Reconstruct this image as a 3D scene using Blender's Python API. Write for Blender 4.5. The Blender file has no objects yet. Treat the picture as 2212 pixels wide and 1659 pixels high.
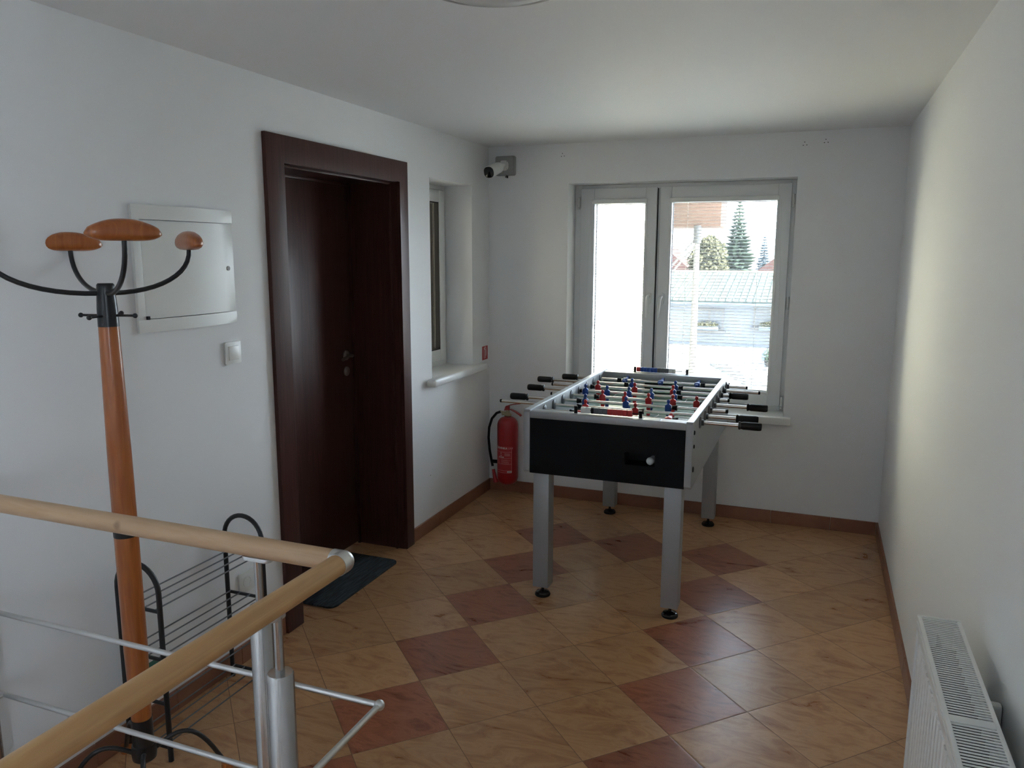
import bpy, bmesh, math, random
from mathutils import Vector, Matrix, Quaternion
random.seed(7)
PI = math.pi
S = bpy.context.scene
COL = S.collection
W, H = 2.432, 2.2715          # room width and ceiling height (m)

# ------------------------------------------------------------------ camera
cam_d = bpy.data.cameras.new('camera')
cam = bpy.data.objects.new('camera', cam_d)
COL.objects.link(cam)
cam_d.sensor_width = 36.0
cam_d.lens = 36.0 * 1679.36 / 2212.0
cam_d.clip_start = 0.02
cam_d.clip_end = 500
yaw, pitch, roll = 0.37400, -0.16640, 0.0023
fw = Vector((-math.sin(yaw) * math.cos(pitch), math.cos(yaw) * math.cos(pitch), math.sin(pitch)))
rt = Vector((math.cos(yaw), math.sin(yaw), 0))
up = rt.cross(fw)
r2 = rt * math.cos(roll) + up * math.sin(roll)
u2 = -rt * math.sin(roll) + up * math.cos(roll)
m = Matrix((r2, u2, -fw)).transposed().to_4x4()
m.translation = Vector((2.0325, -4.7582, 1.6010))
cam.matrix_world = m
S.camera = cam

# ------------------------------------------------------------------ world, sun, exposure
S.view_settings.view_transform = 'Standard'
S.view_settings.look = 'None'
S.view_settings.gamma = 1.0
S.view_settings.use_curve_mapping = False
S.view_settings.exposure = 1.68
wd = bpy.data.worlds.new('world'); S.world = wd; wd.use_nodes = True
nt = wd.node_tree; nt.nodes.clear()
wo = nt.nodes.new('ShaderNodeOutputWorld'); bg = nt.nodes.new('ShaderNodeBackground')
tc = nt.nodes.new('ShaderNodeTexCoord'); sx = nt.nodes.new('ShaderNodeSeparateXYZ')
rp = nt.nodes.new('ShaderNodeValToRGB')
rp.color_ramp.elements[0].position = 0.0; rp.color_ramp.elements[0].color = (0.78, 0.87, 1.0, 1)
rp.color_ramp.elements[1].position = 0.7; rp.color_ramp.elements[1].color = (0.62, 0.78, 1.0, 1)
nt.links.new(tc.outputs['Generated'], sx.inputs[0]); nt.links.new(sx.outputs['Z'], rp.inputs[0])
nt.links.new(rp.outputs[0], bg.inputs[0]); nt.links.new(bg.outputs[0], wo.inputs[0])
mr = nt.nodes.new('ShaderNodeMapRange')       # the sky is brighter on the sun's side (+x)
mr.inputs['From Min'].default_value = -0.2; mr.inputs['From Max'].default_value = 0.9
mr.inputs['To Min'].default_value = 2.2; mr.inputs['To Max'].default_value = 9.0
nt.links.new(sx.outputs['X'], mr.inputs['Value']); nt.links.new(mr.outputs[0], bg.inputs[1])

sun_d = bpy.data.lights.new('sun', 'SUN'); sun = bpy.data.objects.new('sun', sun_d); COL.objects.link(sun)
sun_d.energy = 14.0; sun_d.angle = math.radians(1.5); sun_d.color = (1.0, 0.95, 0.86)
sun.location = (12, -8, 14)
sun.rotation_euler = Vector((-0.60, 0.15, -0.78)).to_track_quat('-Z', 'Y').to_euler()

def portal(name, loc, rot, sx_, sy_):
    d = bpy.data.lights.new(name, 'AREA'); o = bpy.data.objects.new(name, d); COL.objects.link(o)
    d.shape = 'RECTANGLE'; d.size = sx_; d.size_y = sy_; d.cycles.is_portal = True
    o.location = loc; o.rotation_euler = rot
portal('window_portal', (1.21, 0.40, 1.345), (-PI / 2, 0, 0), 1.40, 1.40)
portal('added_window_portal', (W + .24, -6.025, 1.41), (0, PI / 2, 0), 1.50, 2.12)

# ------------------------------------------------------------------ materials
def newmat(name):
    mt = bpy.data.materials.new(name); mt.use_nodes = True
    n = mt.node_tree; b = n.nodes['Principled BSDF']
    return mt, n, b
def mat(name, col, rough=0.5, metal=0.0, noise=0.0, nscale=20, bump=0.0, bscale=200, spec=None, coat=0.0):
    mt, n, b = newmat(name)
    b.inputs['Base Color'].default_value = (*col, 1); b.inputs['Roughness'].default_value = rough
    b.inputs['Metallic'].default_value = metal
    if spec is not None: b.inputs['Specular IOR Level'].default_value = spec
    if coat: b.inputs['Coat Weight'].default_value = coat; b.inputs['Coat Roughness'].default_value = 0.1
    if noise or bump:
        t = n.nodes.new('ShaderNodeTexCoord')
    if noise:
        nz = n.nodes.new('ShaderNodeTexNoise'); nz.inputs['Scale'].default_value = nscale; nz.inputs['Detail'].default_value = 4
        mx = n.nodes.new('ShaderNodeMix'); mx.data_type = 'RGBA'
        mx.inputs['A'].default_value = (*[c * (1 - noise) for c in col], 1)
        mx.inputs['B'].default_value = (*[min(1, c * (1 + noise)) for c in col], 1)
        n.links.new(t.outputs['Object'], nz.inputs['Vector']); n.links.new(nz.outputs['Fac'], mx.inputs['Factor'])
        n.links.new(mx.outputs['Result'], b.inputs['Base Color'])
    if bump:
        nb = n.nodes.new('ShaderNodeTexNoise'); nb.inputs['Scale'].default_value = bscale; nb.inputs['Detail'].default_value = 3
        bp = n.nodes.new('ShaderNodeBump'); bp.inputs['Strength'].default_value = bump; bp.inputs['Distance'].default_value = 0.002
        n.links.new(t.outputs['Object'], nb.inputs['Vector']); n.links.new(nb.outputs['Fac'], bp.inputs['Height'])
        n.links.new(bp.outputs['Normal'], b.inputs['Normal'])
    return mt
def wood(name, c1, c2, scale=(30, 30, 1.5), rough=0.4, coat=0.0, dist=2.0, knot=None):
    mt, n, b = newmat(name)
    t = n.nodes.new('ShaderNodeTexCoord'); mp = n.nodes.new('ShaderNodeMapping'); mp.inputs['Scale'].default_value = scale
    nz = n.nodes.new('ShaderNodeTexNoise'); nz.inputs['Scale'].default_value = 1.0; nz.inputs['Detail'].default_value = 6
    nz.inputs['Distortion'].default_value = dist
    cr = n.nodes.new('ShaderNodeValToRGB')
    cr.color_ramp.elements[0].position = 0.3; cr.color_ramp.elements[0].color = (*c1, 1)
    cr.color_ramp.elements[1].position = 0.7; cr.color_ramp.elements[1].color = (*c2, 1)
    n.links.new(t.outputs['Object'], mp.inputs[0]); n.links.new(mp.outputs[0], nz.inputs['Vector'])
    n.links.new(nz.outputs['Fac'], cr.inputs[0]); 
    out = cr.outputs[0]
    if knot:
        ds = n.nodes.new('ShaderNodeVectorMath'); ds.operation = 'DISTANCE'; ds.inputs[1].default_value = knot
        n.links.new(t.outputs['Object'], ds.inputs[0])
        k = n.nodes.new('ShaderNodeMapRange'); k.inputs['From Min'].default_value = 0.005; k.inputs['From Max'].default_value = 0.013
        k.inputs['To Min'].default_value = 0.55; k.inputs['To Max'].default_value = 0.0
        n.links.new(ds.outputs['Value'], k.inputs['Value'])
        mx = n.nodes.new('ShaderNodeMix'); mx.data_type = 'RGBA'; mx.inputs['B'].default_value = (0.16, 0.09, 0.04, 1)
        n.links.new(k.outputs[0], mx.inputs['Factor']); n.links.new(out, mx.inputs['A']); out = mx.outputs['Result']
    n.links.new(out, b.inputs['Base Color'])
    b.inputs['Roughness'].default_value = rough
    if coat: b.inputs['Coat Weight'].default_value = coat; b.inputs['Coat Roughness'].default_value = 0.12
    return mt
def glassmat(name, tint=(0.97, 0.99, 0.985), glare_haze=0.006):
    mt = bpy.data.materials.new(name); mt.use_nodes = True; n = mt.node_tree; n.nodes.clear()
    o = n.nodes.new('ShaderNodeOutputMaterial'); mx = n.nodes.new('ShaderNodeMixShader')
    tr = n.nodes.new('ShaderNodeBsdfTransparent'); gl = n.nodes.new('ShaderNodeBsdfGlossy'); fr = n.nodes.new('ShaderNodeFresnel')
    tr.inputs[0].default_value = (*tint, 1); gl.inputs['Roughness'].default_value = 0.02; fr.inputs[0].default_value = 1.3
    n.links.new(fr.outputs[0], mx.inputs[0]); n.links.new(tr.outputs[0], mx.inputs[1]); n.links.new(gl.outputs[0], mx.inputs[2])
    tl = n.nodes.new('ShaderNodeBsdfTranslucent'); tl.inputs[0].default_value = (1, 1, 1, 1)
    m2 = n.nodes.new('ShaderNodeMixShader'); m2.inputs[0].default_value = glare_haze  # small translucent share imitates veiling glare over the window view
    n.links.new(mx.outputs[0], m2.inputs[1]); n.links.new(tl.outputs[0], m2.inputs[2])
    n.links.new(m2.outputs[0], o.inputs[0]); return mt

def floor_material():
    mt, n, b = newmat('sandstone_tiles')
    L = n.links.new
    def M(op, a, bb=None, c=None):
        k = n.nodes.new('ShaderNodeMath'); k.operation = op
        for i, v in enumerate((a, bb, c)):
            if v is None: continue
            if isinstance(v, (int, float)): k.inputs[i].default_value = v
            else: L(v, k.inputs[i])
        return k.outputs[0]
    g = n.nodes.new('ShaderNodeNewGeometry'); s = n.nodes.new('ShaderNodeSeparateXYZ'); L(g.outputs['Position'], s.inputs[0])
    th = 0.7953; s3 = 3.0
    px = M('SUBTRACT', s.outputs[0], 0.2370); py = M('SUBTRACT', s.outputs[1], -1.8827)
    c = M('MULTIPLY', M('ADD', M('MULTIPLY', px, math.cos(th)), M('MULTIPLY', py, math.sin(th))), s3)
    r = M('MULTIPLY', M('SUBTRACT', M('MULTIPLY', px, math.sin(th)), M('MULTIPLY', py, math.cos(th))), s3)
    ci = M('FLOOR', c); ri = M('FLOOR', r); fc = M('SUBTRACT', c, ci); fr = M('SUBTRACT', r, ri)
    ec = M('MINIMUM', fc, M('SUBTRACT', 1.0, fc)); er = M('MINIMUM', fr, M('SUBTRACT', 1.0, fr))
    edge = M('MINIMUM', ec, er)
    grout = M('LESS_THAN', edge, 0.0038)
    sm = M('ADD', ci, ri); df = M('SUBTRACT', ci, ri)
    inr = M('LESS_THAN', df, 5.5)
    a1 = M('MULTIPLY', M('COMPARE', sm, 1.0, 0.5), inr); a2 = M('MULTIPLY', M('COMPARE', sm, 5.0, 0.5), inr)
    a3 = M('MULTIPLY', M('COMPARE', df, 5.0, 0.5), M('MULTIPLY', M('GREATER_THAN', sm, 0.5), M('LESS_THAN', sm, 5.5)))
    red = M('MAXIMUM', M('MAXIMUM', a1, a2), a3)
    cv = n.nodes.new('ShaderNodeCombineXYZ'); L(ci, cv.inputs[0]); L(ri, cv.inputs[1])
    wn = n.nodes.new('ShaderNodeTexWhiteNoise'); L(cv.outputs[0], wn.inputs['Vector'])
    # per-tile offset sandstone veins
    off = n.nodes.new('ShaderNodeVectorMath'); off.operation = 'MULTIPLY_ADD'
    L(wn.outputs['Color'], off.inputs[0]); off.inputs[1].default_value = (9, 9, 9)
    cc = n.nodes.new('ShaderNodeCombineXYZ')
    L(M('MULTIPLY', s.outputs[0], 1.6), cc.inputs[0]); L(M('MULTIPLY', s.outputs[1], 4.5), cc.inputs[1])
    L(cc.outputs[0], off.inputs[2])
    nz = n.nodes.new('ShaderNodeTexNoise'); nz.inputs['Scale'].default_value = 2.6; nz.inputs['Detail'].default_value = 9; nz.inputs['Roughness'].default_value = 0.62
    nz.inputs['Distortion'].default_value = 1.6
    L(off.outputs[0], nz.inputs['Vector'])
    def ramp(p):
        k = n.nodes.new('ShaderNodeValToRGB'); e = k.color_ramp.elements
        e[0].position = p[0][0]; e[0].color = (*p[0][1], 1); e[1].position = p[-1][0]; e[1].color = (*p[-1][1], 1)
        for q in p[1:-1]:
            z = e.new(q[0]); z.color = (*q[1], 1)
        L(nz.outputs['Fac'], k.inputs[0]); return k.outputs[0]
    tan = ramp([(0.34, (0.41, 0.190, 0.084)), (0.45, (0.52, 0.275, 0.128)), (0.54, (0.60, 0.340, 0.168)), (0.66, (0.51, 0.262, 0.118))])
    rd = ramp([(0.36, (0.245, 0.076, 0.038)), (0.45, (0.345, 0.120, 0.060)), (0.54, (0.41, 0.158, 0.082)), (0.66, (0.29, 0.092, 0.046))])
    m1 = n.nodes.new('ShaderNodeMix'); m1.data_type = 'RGBA'; L(red, m1.inputs['Factor']); L(tan, m1.inputs['A']); L(rd, m1.inputs['B'])
    br = n.nodes.new('ShaderNodeHueSaturation'); L(m1.outputs['Result'], br.inputs['Color'])
    L(M('ADD', M('MULTIPLY', wn.outputs['Value'], 0.22), 0.89), br.inputs['Value'])
    m2 = n.nodes.new('ShaderNodeMix'); m2.data_type = 'RGBA'; L(grout, m2.inputs['Factor']); L(br.outputs[0], m2.inputs['A'])
    m2.inputs['B'].default_value = (0.24, 0.14, 0.08, 1)
    L(m2.outputs['Result'], b.inputs['Base Color'])
    L(M('ADD', M('MULTIPLY', grout, 0.4), M('ADD', M('MULTIPLY', nz.outputs['Fac'], 0.16), 0.22)), b.inputs['Roughness'])
    ht = M('ADD', M('MINIMUM', M('MULTIPLY', edge, 60.0), 1.0), M('MULTIPLY', nz.outputs['Fac'], 0.5))
    bp = n.nodes.new('ShaderNodeBump'); bp.inputs['Strength'].default_value = 0.35; bp.inputs['Distance'].default_value = 0.0012
    L(ht, bp.inputs['Height']); L(bp.outputs[0], b.inputs['Normal'])
    b.inputs['Specular IOR Level'].default_value = 0.55
    return mt

MT = {}
MT['wall'] = mat('white_wall_paint', (0.845, 0.85, 0.855), 0.85, bump=0.15, bscale=260)
MT['ceil'] = mat('ceiling_paint', (0.845, 0.85, 0.85), 0.75, bump=0.05, bscale=180)
MT['floor'] = floor_material()
MT['base'] = mat('baseboard_tile', (0.27, 0.115, 0.065), 0.45, noise=0.35, nscale=9)
MT['pvc'] = mat('white_pvc', (0.80, 0.81, 0.80), 0.35)
MT['pvcgap'] = mat('black_gasket', (0.015, 0.015, 0.015), 0.7)
MT['sill'] = mat('white_sill', (0.80, 0.80, 0.79), 0.3)
MT['glass'] = glassmat('window_glass')
MT['blind'] = mat('blind_slat_aluminium', (0.50, 0.50, 0.495), 0.5)
MT['bblind'] = mat('beige_shutter', (0.42, 0.34, 0.24), 0.5)
def translucent(name, col):
    mt, n, b = newmat(name)
    b.inputs['Base Color'].default_value = (*col, 1); b.inputs['Roughness'].default_value = 0.6
    tl = n.nodes.new('ShaderNodeBsdfTranslucent'); tl.inputs[0].default_value = (*col, 1); mx = n.nodes.new('ShaderNodeMixShader'); mx.inputs[0].default_value = 0.75
    n.links.new(b.outputs[0], mx.inputs[1]); n.links.new(tl.outputs[0], mx.inputs[2]); n.links.new(mx.outputs[0], n.nodes['Material Output'].inputs[0])
    return mt
MT['bblind'] = translucent('beige_shutter', (0.66, 0.55, 0.41))
MT['cord'] = mat('white_cord', (0.75, 0.75, 0.72), 0.6)
MT['door'] = wood('mahogany_veneer', (0.048, 0.019, 0.015), (0.080, 0.032, 0.026), (55, 55, 2.2), 0.42, 0.03)
MT['door'].node_tree.nodes['Principled BSDF'].inputs['Specular IOR Level'].default_value = 0.22
MT['beech'] = wood('beech_wood', (0.50, 0.285, 0.125), (0.60, 0.37, 0.175), (3.5, 3.5, 3.5), 0.42, 0.15, 1.5)
MT['beech_x'] = wood('beech_wood_along_x', (0.52, 0.32, 0.175), (0.62, 0.42, 0.25), (3.5, 45, 45), 0.42, 0.15, 1.2, knot=(-0.573, -0.020, 1.004))
MT['beech_y'] = wood('beech_wood_along_y', (0.50, 0.27, 0.105), (0.62, 0.37, 0.16), (45, 3.5, 45), 0.42, 0.15, 1.2)
MT['cherry'] = wood('cherry_stained_wood', (0.34, 0.088, 0.016), (0.48, 0.15, 0.033), (40, 40, 3), 0.3, 0.5)
MT['black'] = mat('black_lacquered_metal', (0.012, 0.013, 0.016), 0.28)
MT['blackm'] = mat('black_matte_tube', (0.018, 0.02, 0.024), 0.42)
MT['rod_wire'] = mat('grey_wire', (0.20, 0.21, 0.23), 0.35, 0.8)
MT['steel'] = mat('brushed_stainless_steel', (0.44, 0.43, 0.42), 0.21, 1.0, noise=0.08, nscale=60)
MT['satin'] = mat('satin_steel', (0.66, 0.66, 0.65), 0.38, 1.0)
MT['dsteel'] = mat('dull_handle_steel', (0.35, 0.32, 0.30), 0.35, 1.0)
MT['alu'] = mat('silver_laminate', (0.36, 0.375, 0.385), 0.40, 0.35, noise=0.04, nscale=120)
MT['alul'] = mat('light_silver_edge', (0.60, 0.63, 0.65), 0.3, 0.35)
MT['panel'] = mat('black_panel', (0.0055, 0.0057, 0.007), 0.6, noise=0.2, nscale=80, spec=0.15)
MT['chrome'] = mat('chrome_rod', (0.72, 0.70, 0.65), 0.2, 1.0)
MT['rubber'] = mat('black_rubber', (0.006, 0.006, 0.007), 0.55, spec=0.3)
MT['bearing'] = mat('dark_grey_plastic', (0.09, 0.10, 0.11), 0.45)
MT['field'] = mat('green_playfield', (0.26, 0.38, 0.32), 0.22)
MT['line'] = mat('white_field_line', (0.7, 0.72, 0.7), 0.3)
MT['redp'] = mat('red_plastic', (0.50, 0.018, 0.02), 0.35)
MT['bluep'] = mat('blue_plastic', (0.012, 0.06, 0.30), 0.35)
MT['greyp'] = mat('grey_plastic', (0.10, 0.11, 0.12), 0.4)
MT['whitep'] = mat('white_plastic', (0.80, 0.80, 0.76), 0.35)
MT['ball'] = mat('white_cork_ball', (0.80, 0.80, 0.78), 0.6)
MT['ext'] = mat('extinguisher_red', (0.36, 0.008, 0.012), 0.3, coat=0.3)
MT['label'] = mat('red_label', (0.50, 0.035, 0.04), 0.4)
MT['pale'] = mat('pale_pink_print', (0.75, 0.42, 0.42), 0.5)
MT['white'] = mat('white_print', (0.82, 0.80, 0.80), 0.5)
MT['brass'] = mat('brass_valve', (0.45, 0.38, 0.25), 0.35, 0.8)
MT['sign'] = mat('sign_red', (0.42, 0.018, 0.022), 0.4)
MT['mat'] = None
MT['rad'] = mat('radiator_white', (0.80, 0.80, 0.78), 0.3)
MT['dark'] = mat('dark_cavity', (0.02, 0.02, 0.02), 0.8)
MT['boxg'] = mat('grey_junction_plastic', (0.34, 0.34, 0.32), 0.5)
MT['boxw'] = mat('cream_white_plastic', (0.78, 0.79, 0.76), 0.35)
MT['lens'] = mat('black_glass', (0.004, 0.004, 0.006), 0.08)
MT['lampg'] = mat('opal_lamp_glass', (0.70, 0.70, 0.68), 0.25)
MT['lampr'] = mat('grey_lamp_ring', (0.42, 0.42, 0.41), 0.35, 0.4)
MT['green'] = mat('green_cardboard', (0.01, 0.13, 0.08), 0.5)
MT['render'] = mat('cream_render', (0.74, 0.65, 0.46), 0.9)
MT['conc'] = mat('pale_paving', (0.52, 0.52, 0.50), 0.9, noise=0.08, nscale=0.6)
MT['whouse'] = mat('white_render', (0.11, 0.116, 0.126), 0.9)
MT['bark'] = mat('bark', (0.12, 0.085, 0.06), 0.9)
MT['spruce'] = mat('spruce_needles', (0.036, 0.050, 0.036), 0.8, noise=0.3, nscale=2)
MT['olive'] = mat('olive_foliage', (0.062, 0.060, 0.036), 0.8, noise=0.3, nscale=2)
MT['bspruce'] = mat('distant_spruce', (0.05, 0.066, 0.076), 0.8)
MT['rroof'] = mat('red_tile_roof', (0.075, 0.042, 0.037), 0.8, noise=0.15, nscale=2)
MT['board'] = mat('brown_hoarding', (0.060, 0.038, 0.028), 0.7, noise=0.1, nscale=5)
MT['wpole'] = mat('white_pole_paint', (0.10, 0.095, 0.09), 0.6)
MT['wglass'] = mat('dark_window', (0.05, 0.055, 0.06), 0.15)
MT['stone'] = mat('grey_stone', (0.12, 0.125, 0.12), 0.9)
MT['trim'] = mat('blue_grey_gutter', (0.09, 0.115, 0.15), 0.4)

def croof():
    mt, n, b = newmat('green_corrugated_roof')
    g = n.nodes.new('ShaderNodeNewGeometry'); wv = n.nodes.new('ShaderNodeTexWave'); wv.wave_type = 'BANDS'; wv.bands_direction = 'X'
    wv.inputs['Scale'].default_value = 0.55
    cr = n.nodes.new('ShaderNodeValToRGB'); cr.color_ramp.elements[0].color = (0.040, 0.050, 0.043, 1); cr.color_ramp.elements[1].color = (0.054, 0.064, 0.057, 1)
    n.links.new(g.outputs['Position'], wv.inputs['Vector']); n.links.new(wv.outputs['Fac'], cr.inputs[0]); n.links.new(cr.outputs[0], b.inputs['Base Color'])
    b.inputs['Roughness'].default_value = 0.6
    return mt
MT['croof'] = croof()
for k_ in ('croof', 'whouse', 'bark', 'spruce', 'olive', 'bspruce', 'rroof', 'board', 'wpole', 'stone', 'trim', 'conc'):
    MT[k_].node_tree.nodes['Principled BSDF'].inputs['Specular IOR Level'].default_value = 0.03
def doormat_mat():
    mt, n, b = newmat('ribbed_charcoal_mat')
    t = n.nodes.new('ShaderNodeTexCoord'); mp = n.nodes.new('ShaderNodeMapping'); mp.inputs['Scale'].default_value = (110, 12, 20)
    nz = n.nodes.new('ShaderNodeTexNoise'); nz.inputs['Scale'].default_value = 1.0; nz.inputs['Detail'].default_value = 5
    cr = n.nodes.new('ShaderNodeValToRGB')
    cr.color_ramp.elements[0].position = 0.4; cr.color_ramp.elements[0].color = (0.012, 0.014, 0.017, 1)
    cr.color_ramp.elements[1].position = 0.65; cr.color_ramp.elements[1].color = (0.045, 0.055, 0.062, 1)
    n.links.new(t.outputs['Object'], mp.inputs[0]); n.links.new(mp.outputs[0], nz.inputs['Vector']); n.links.new(nz.outputs['Fac'], cr.inputs[0])
    n.links.new(cr.outputs[0], b.inputs['Base Color']); b.inputs['Roughness'].default_value = 0.95
    return mt
MT['mat'] = doormat_mat()

# ------------------------------------------------------------------ mesh helpers (all shapes in world metres)
def BM(): return bmesh.new()
def box(bm, x0, x1, y0, y1, z0, z1, bev=0.0, seg=2):
    vs = [bm.verts.new(p) for p in ((x0,y0,z0),(x1,y0,z0),(x1,y1,z0),(x0,y1,z0),(x0,y0,z1),(x1,y0,z1),(x1,y1,z1),(x0,y1,z1))]
    fs = [bm.faces.new([vs[i] for i in f]) for f in ((0,3,2,1),(4,5,6,7),(0,1,5,4),(1,2,6,5),(2,3,7,6),(3,0,4,7))]
    if bev > 0:
        es = {e for f in fs for e in f.edges}
        bmesh.ops.bevel(bm, geom=list(es), offset=bev, segments=seg, profile=0.5, affect='EDGES')
    return vs
def frame_axes(d):
    d = Vector(d).normalized(); a = Vector((0, 0, 1)) if abs(d.z) < 0.95 else Vector((1, 0, 0))
    u = d.cross(a).normalized(); return u, d.cross(u).normalized()
def tube(bm, pts, r, seg=12, caps=True, radii=None):
    pts = [Vector(p) for p in pts]; rings = []
    u = None
    for i, p in enumerate(pts):
        d = (pts[min(i + 1, len(pts) - 1)] - pts[max(i - 1, 0)]).normalized()
        if u is None: u, v = frame_axes(d)
        else:
            u = (u - d * u.dot(d)).normalized()
        v = d.cross(u).normalized()
        rr = radii[i] if radii else r
        rings.append([bm.verts.new(p + (u * math.cos(2 * PI * k / seg) + v * math.sin(2 * PI * k / seg)) * rr) for k in range(seg)])
    for a, b in zip(rings, rings[1:]):
        for k in range(seg): bm.faces.new((a[k], a[(k + 1) % seg], b[(k + 1) % seg], b[k]))
    if caps:
        bm.faces.new(rings[0][::-1]); bm.faces.new(rings[-1])
def cyl(bm, p0, p1, r0, r1=None, seg=24):
    tube(bm, [p0, p1], r0, seg, True, [r0, r0 if r1 is None else r1])
def lathe(bm, o, prof, seg=32, axis=(0, 0, 1)):
    o = Vector(o); a = Vector(axis).normalized(); u, v = frame_axes(a); rings = []
    for r, h in prof:
        if r < 1e-6: rings.append([bm.verts.new(o + a * h)])
        else: rings.append([bm.verts.new(o + a * h + (u * math.cos(2 * PI * k / seg) + v * math.sin(2 * PI * k / seg)) * r) for k in range(seg)])
    for A, B in zip(rings, rings[1:]):
        for k in range(seg):
            if len(A) == 1 and len(B) == 1: break
            if len(A) == 1: bm.faces.new((A[0], B[(k + 1) % seg], B[k]))
            elif len(B) == 1: bm.faces.new((A[k], A[(k + 1) % seg], B[0]))
            else: bm.faces.new((A[k], A[(k + 1) % seg], B[(k + 1) % seg], B[k]))
    if len(rings[0]) > 1: bm.faces.new(rings[0][::-1])
    if len(rings[-1]) > 1: bm.faces.new(rings[-1])
def sphere(bm, c, r, sc=(1, 1, 1), seg=20, rings=12):
    ret = bmesh.ops.create_uvsphere(bm, u_segments=seg, v_segments=rings, radius=1.0)
    for v in ret['verts']: v.co = Vector((v.co.x * r * sc[0], v.co.y * r * sc[1], v.co.z * r * sc[2])) + Vector(c)
def prism(bm, pts, ext, bev=0):
    """polygon of 3D points extruded by vector ext"""
    ext = Vector(ext); a = [bm.verts.new(p) for p in pts]; b = [bm.verts.new(Vector(p) + ext) for p in pts]; n = len(pts)
    f1 = bm.faces.new(a[::-1]); f2 = bm.faces.new(b)
    fs = [f1, f2] + [bm.faces.new((a[i], a[(i + 1) % n], b[(i + 1) % n], b[i])) for i in range(n)]
    if bev:
        es = set(f1.edges) | set(f2.edges)
        bmesh.ops.bevel(bm, geom=list(es), offset=bev, segments=2, profile=0.5, affect='EDGES')
def rrect(cx, cy, w, h, r, n=5):
    out = []
    for sx_, sy_, a0 in ((1, 1, 0), (-1, 1, 90), (-1, -1, 180), (1, -1, 270)):
        for k in range(n + 1):
            a = math.radians(a0 + 90 * k / n)
            out.append((cx + sx_ * (w / 2 - r) + r * math.cos(a), cy + sy_ * (h / 2 - r) + r * math.sin(a)))
    return out
def wloc(o):
    v = Vector((0, 0, 0))
    while o is not None: v += o.location; o = o.parent
    return v
def obj(name, bm, material, parent=None, smooth=35):
    bmesh.ops.recalc_face_normals(bm, faces=bm.faces[:])
    if parent is not None: bmesh.ops.translate(bm, verts=bm.verts[:], vec=-wloc(parent))
    me = bpy.data.meshes.new(name)
    if smooth:
        for f in bm.faces: f.smooth = True
        a = math.radians(smooth)
        for e in bm.edges:
            if len(e.link_faces) == 2 and e.calc_face_angle(0) > a: e.smooth = False
    bm.to_mesh(me); bm.free(); me.materials.append(material if not isinstance(material, str) else MT[material])
    o = bpy.data.objects.new(name, me); COL.objects.link(o)
    if parent is not None: o.parent = parent
    return o
def thing(name, label, cat, loc, group=None):
    o = bpy.data.objects.new(name, None); COL.objects.link(o); o.location = loc; o.empty_display_size = 0.05
    o['label'] = label; o['category'] = cat
    if group: o['group'] = group
    return o
def tag(o, label, cat, group=None):
    o['label'] = label; o['category'] = cat
    if group: o['group'] = group
    return o
def structure(name, bm, material, parent=None, smooth=35):
    o = obj(name, bm, material, parent, smooth); o['kind'] = 'structure'; return o
def sempty(name, loc):
    o = bpy.data.objects.new(name, None); COL.objects.link(o); o.location = loc; o['kind'] = 'structure'; return o
def textmesh(s, size, bold=False):
    cu = bpy.data.curves.new('t', 'FONT'); cu.body = s; cu.size = size; cu.align_x = 'LEFT'; cu.resolution_u = 2
    if bold: cu.offset = size * 0.02
    t = bpy.data.objects.new('t', cu); COL.objects.link(t)
    bpy.context.view_layer.update()
    me = bpy.data.meshes.new_from_object(t.evaluated_get(bpy.context.evaluated_depsgraph_get()))
    bpy.data.objects.remove(t); return me

def wall_grid(name, fix, t0, t1, us, vs, holes, material, axis):
    """wall with rectangular openings. axis 'x': wall spans u=y, thickness x in [t0,t1]; axis 'y': spans u=x, thickness y."""
    bm = BM(); cache = {}
    def V(u, v, t):
        p = (t, u, v) if axis == 'x' else (u, t, v)
        k = tuple(round(c, 5) for c in p)
        if k not in cache: cache[k] = bm.verts.new(p)
        return cache[k]
    def solid(i, j):
        if i < 0 or j < 0 or i >= len(us) - 1 or j >= len(vs) - 1: return False
        cu_, cv_ = (us[i] + us[i + 1]) / 2, (vs[j] + vs[j + 1]) / 2
        return not any(h[0] < cu_ < h[1] and h[2] < cv_ < h[3] for h in holes)
    for i in range(len(us) - 1):
        for j in range(len(vs) - 1):
            if not solid(i, j): continue
            a, b, c, d = us[i], us[i + 1], vs[j], vs[j + 1]
            for t in (t0, t1): bm.faces.new((V(a, c, t), V(b, c, t), V(b, d, t), V(a, d, t)))
            if not solid(i - 1, j): bm.faces.new((V(a, c, t0), V(a, c, t1), V(a, d, t1), V(a, d, t0)))
            if not solid(i + 1, j): bm.faces.new((V(b, c, t0), V(b, c, t1), V(b, d, t1), V(b, d, t0)))
            if not solid(i, j - 1): bm.faces.new((V(a, c, t0), V(a, c, t1), V(b, c, t1), V(b, c, t0)))
            if not solid(i, j + 1): bm.faces.new((V(a, d, t0), V(a, d, t1), V(b, d, t1), V(b, d, t0)))
    return structure(name, bm, material, smooth=0)

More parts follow.
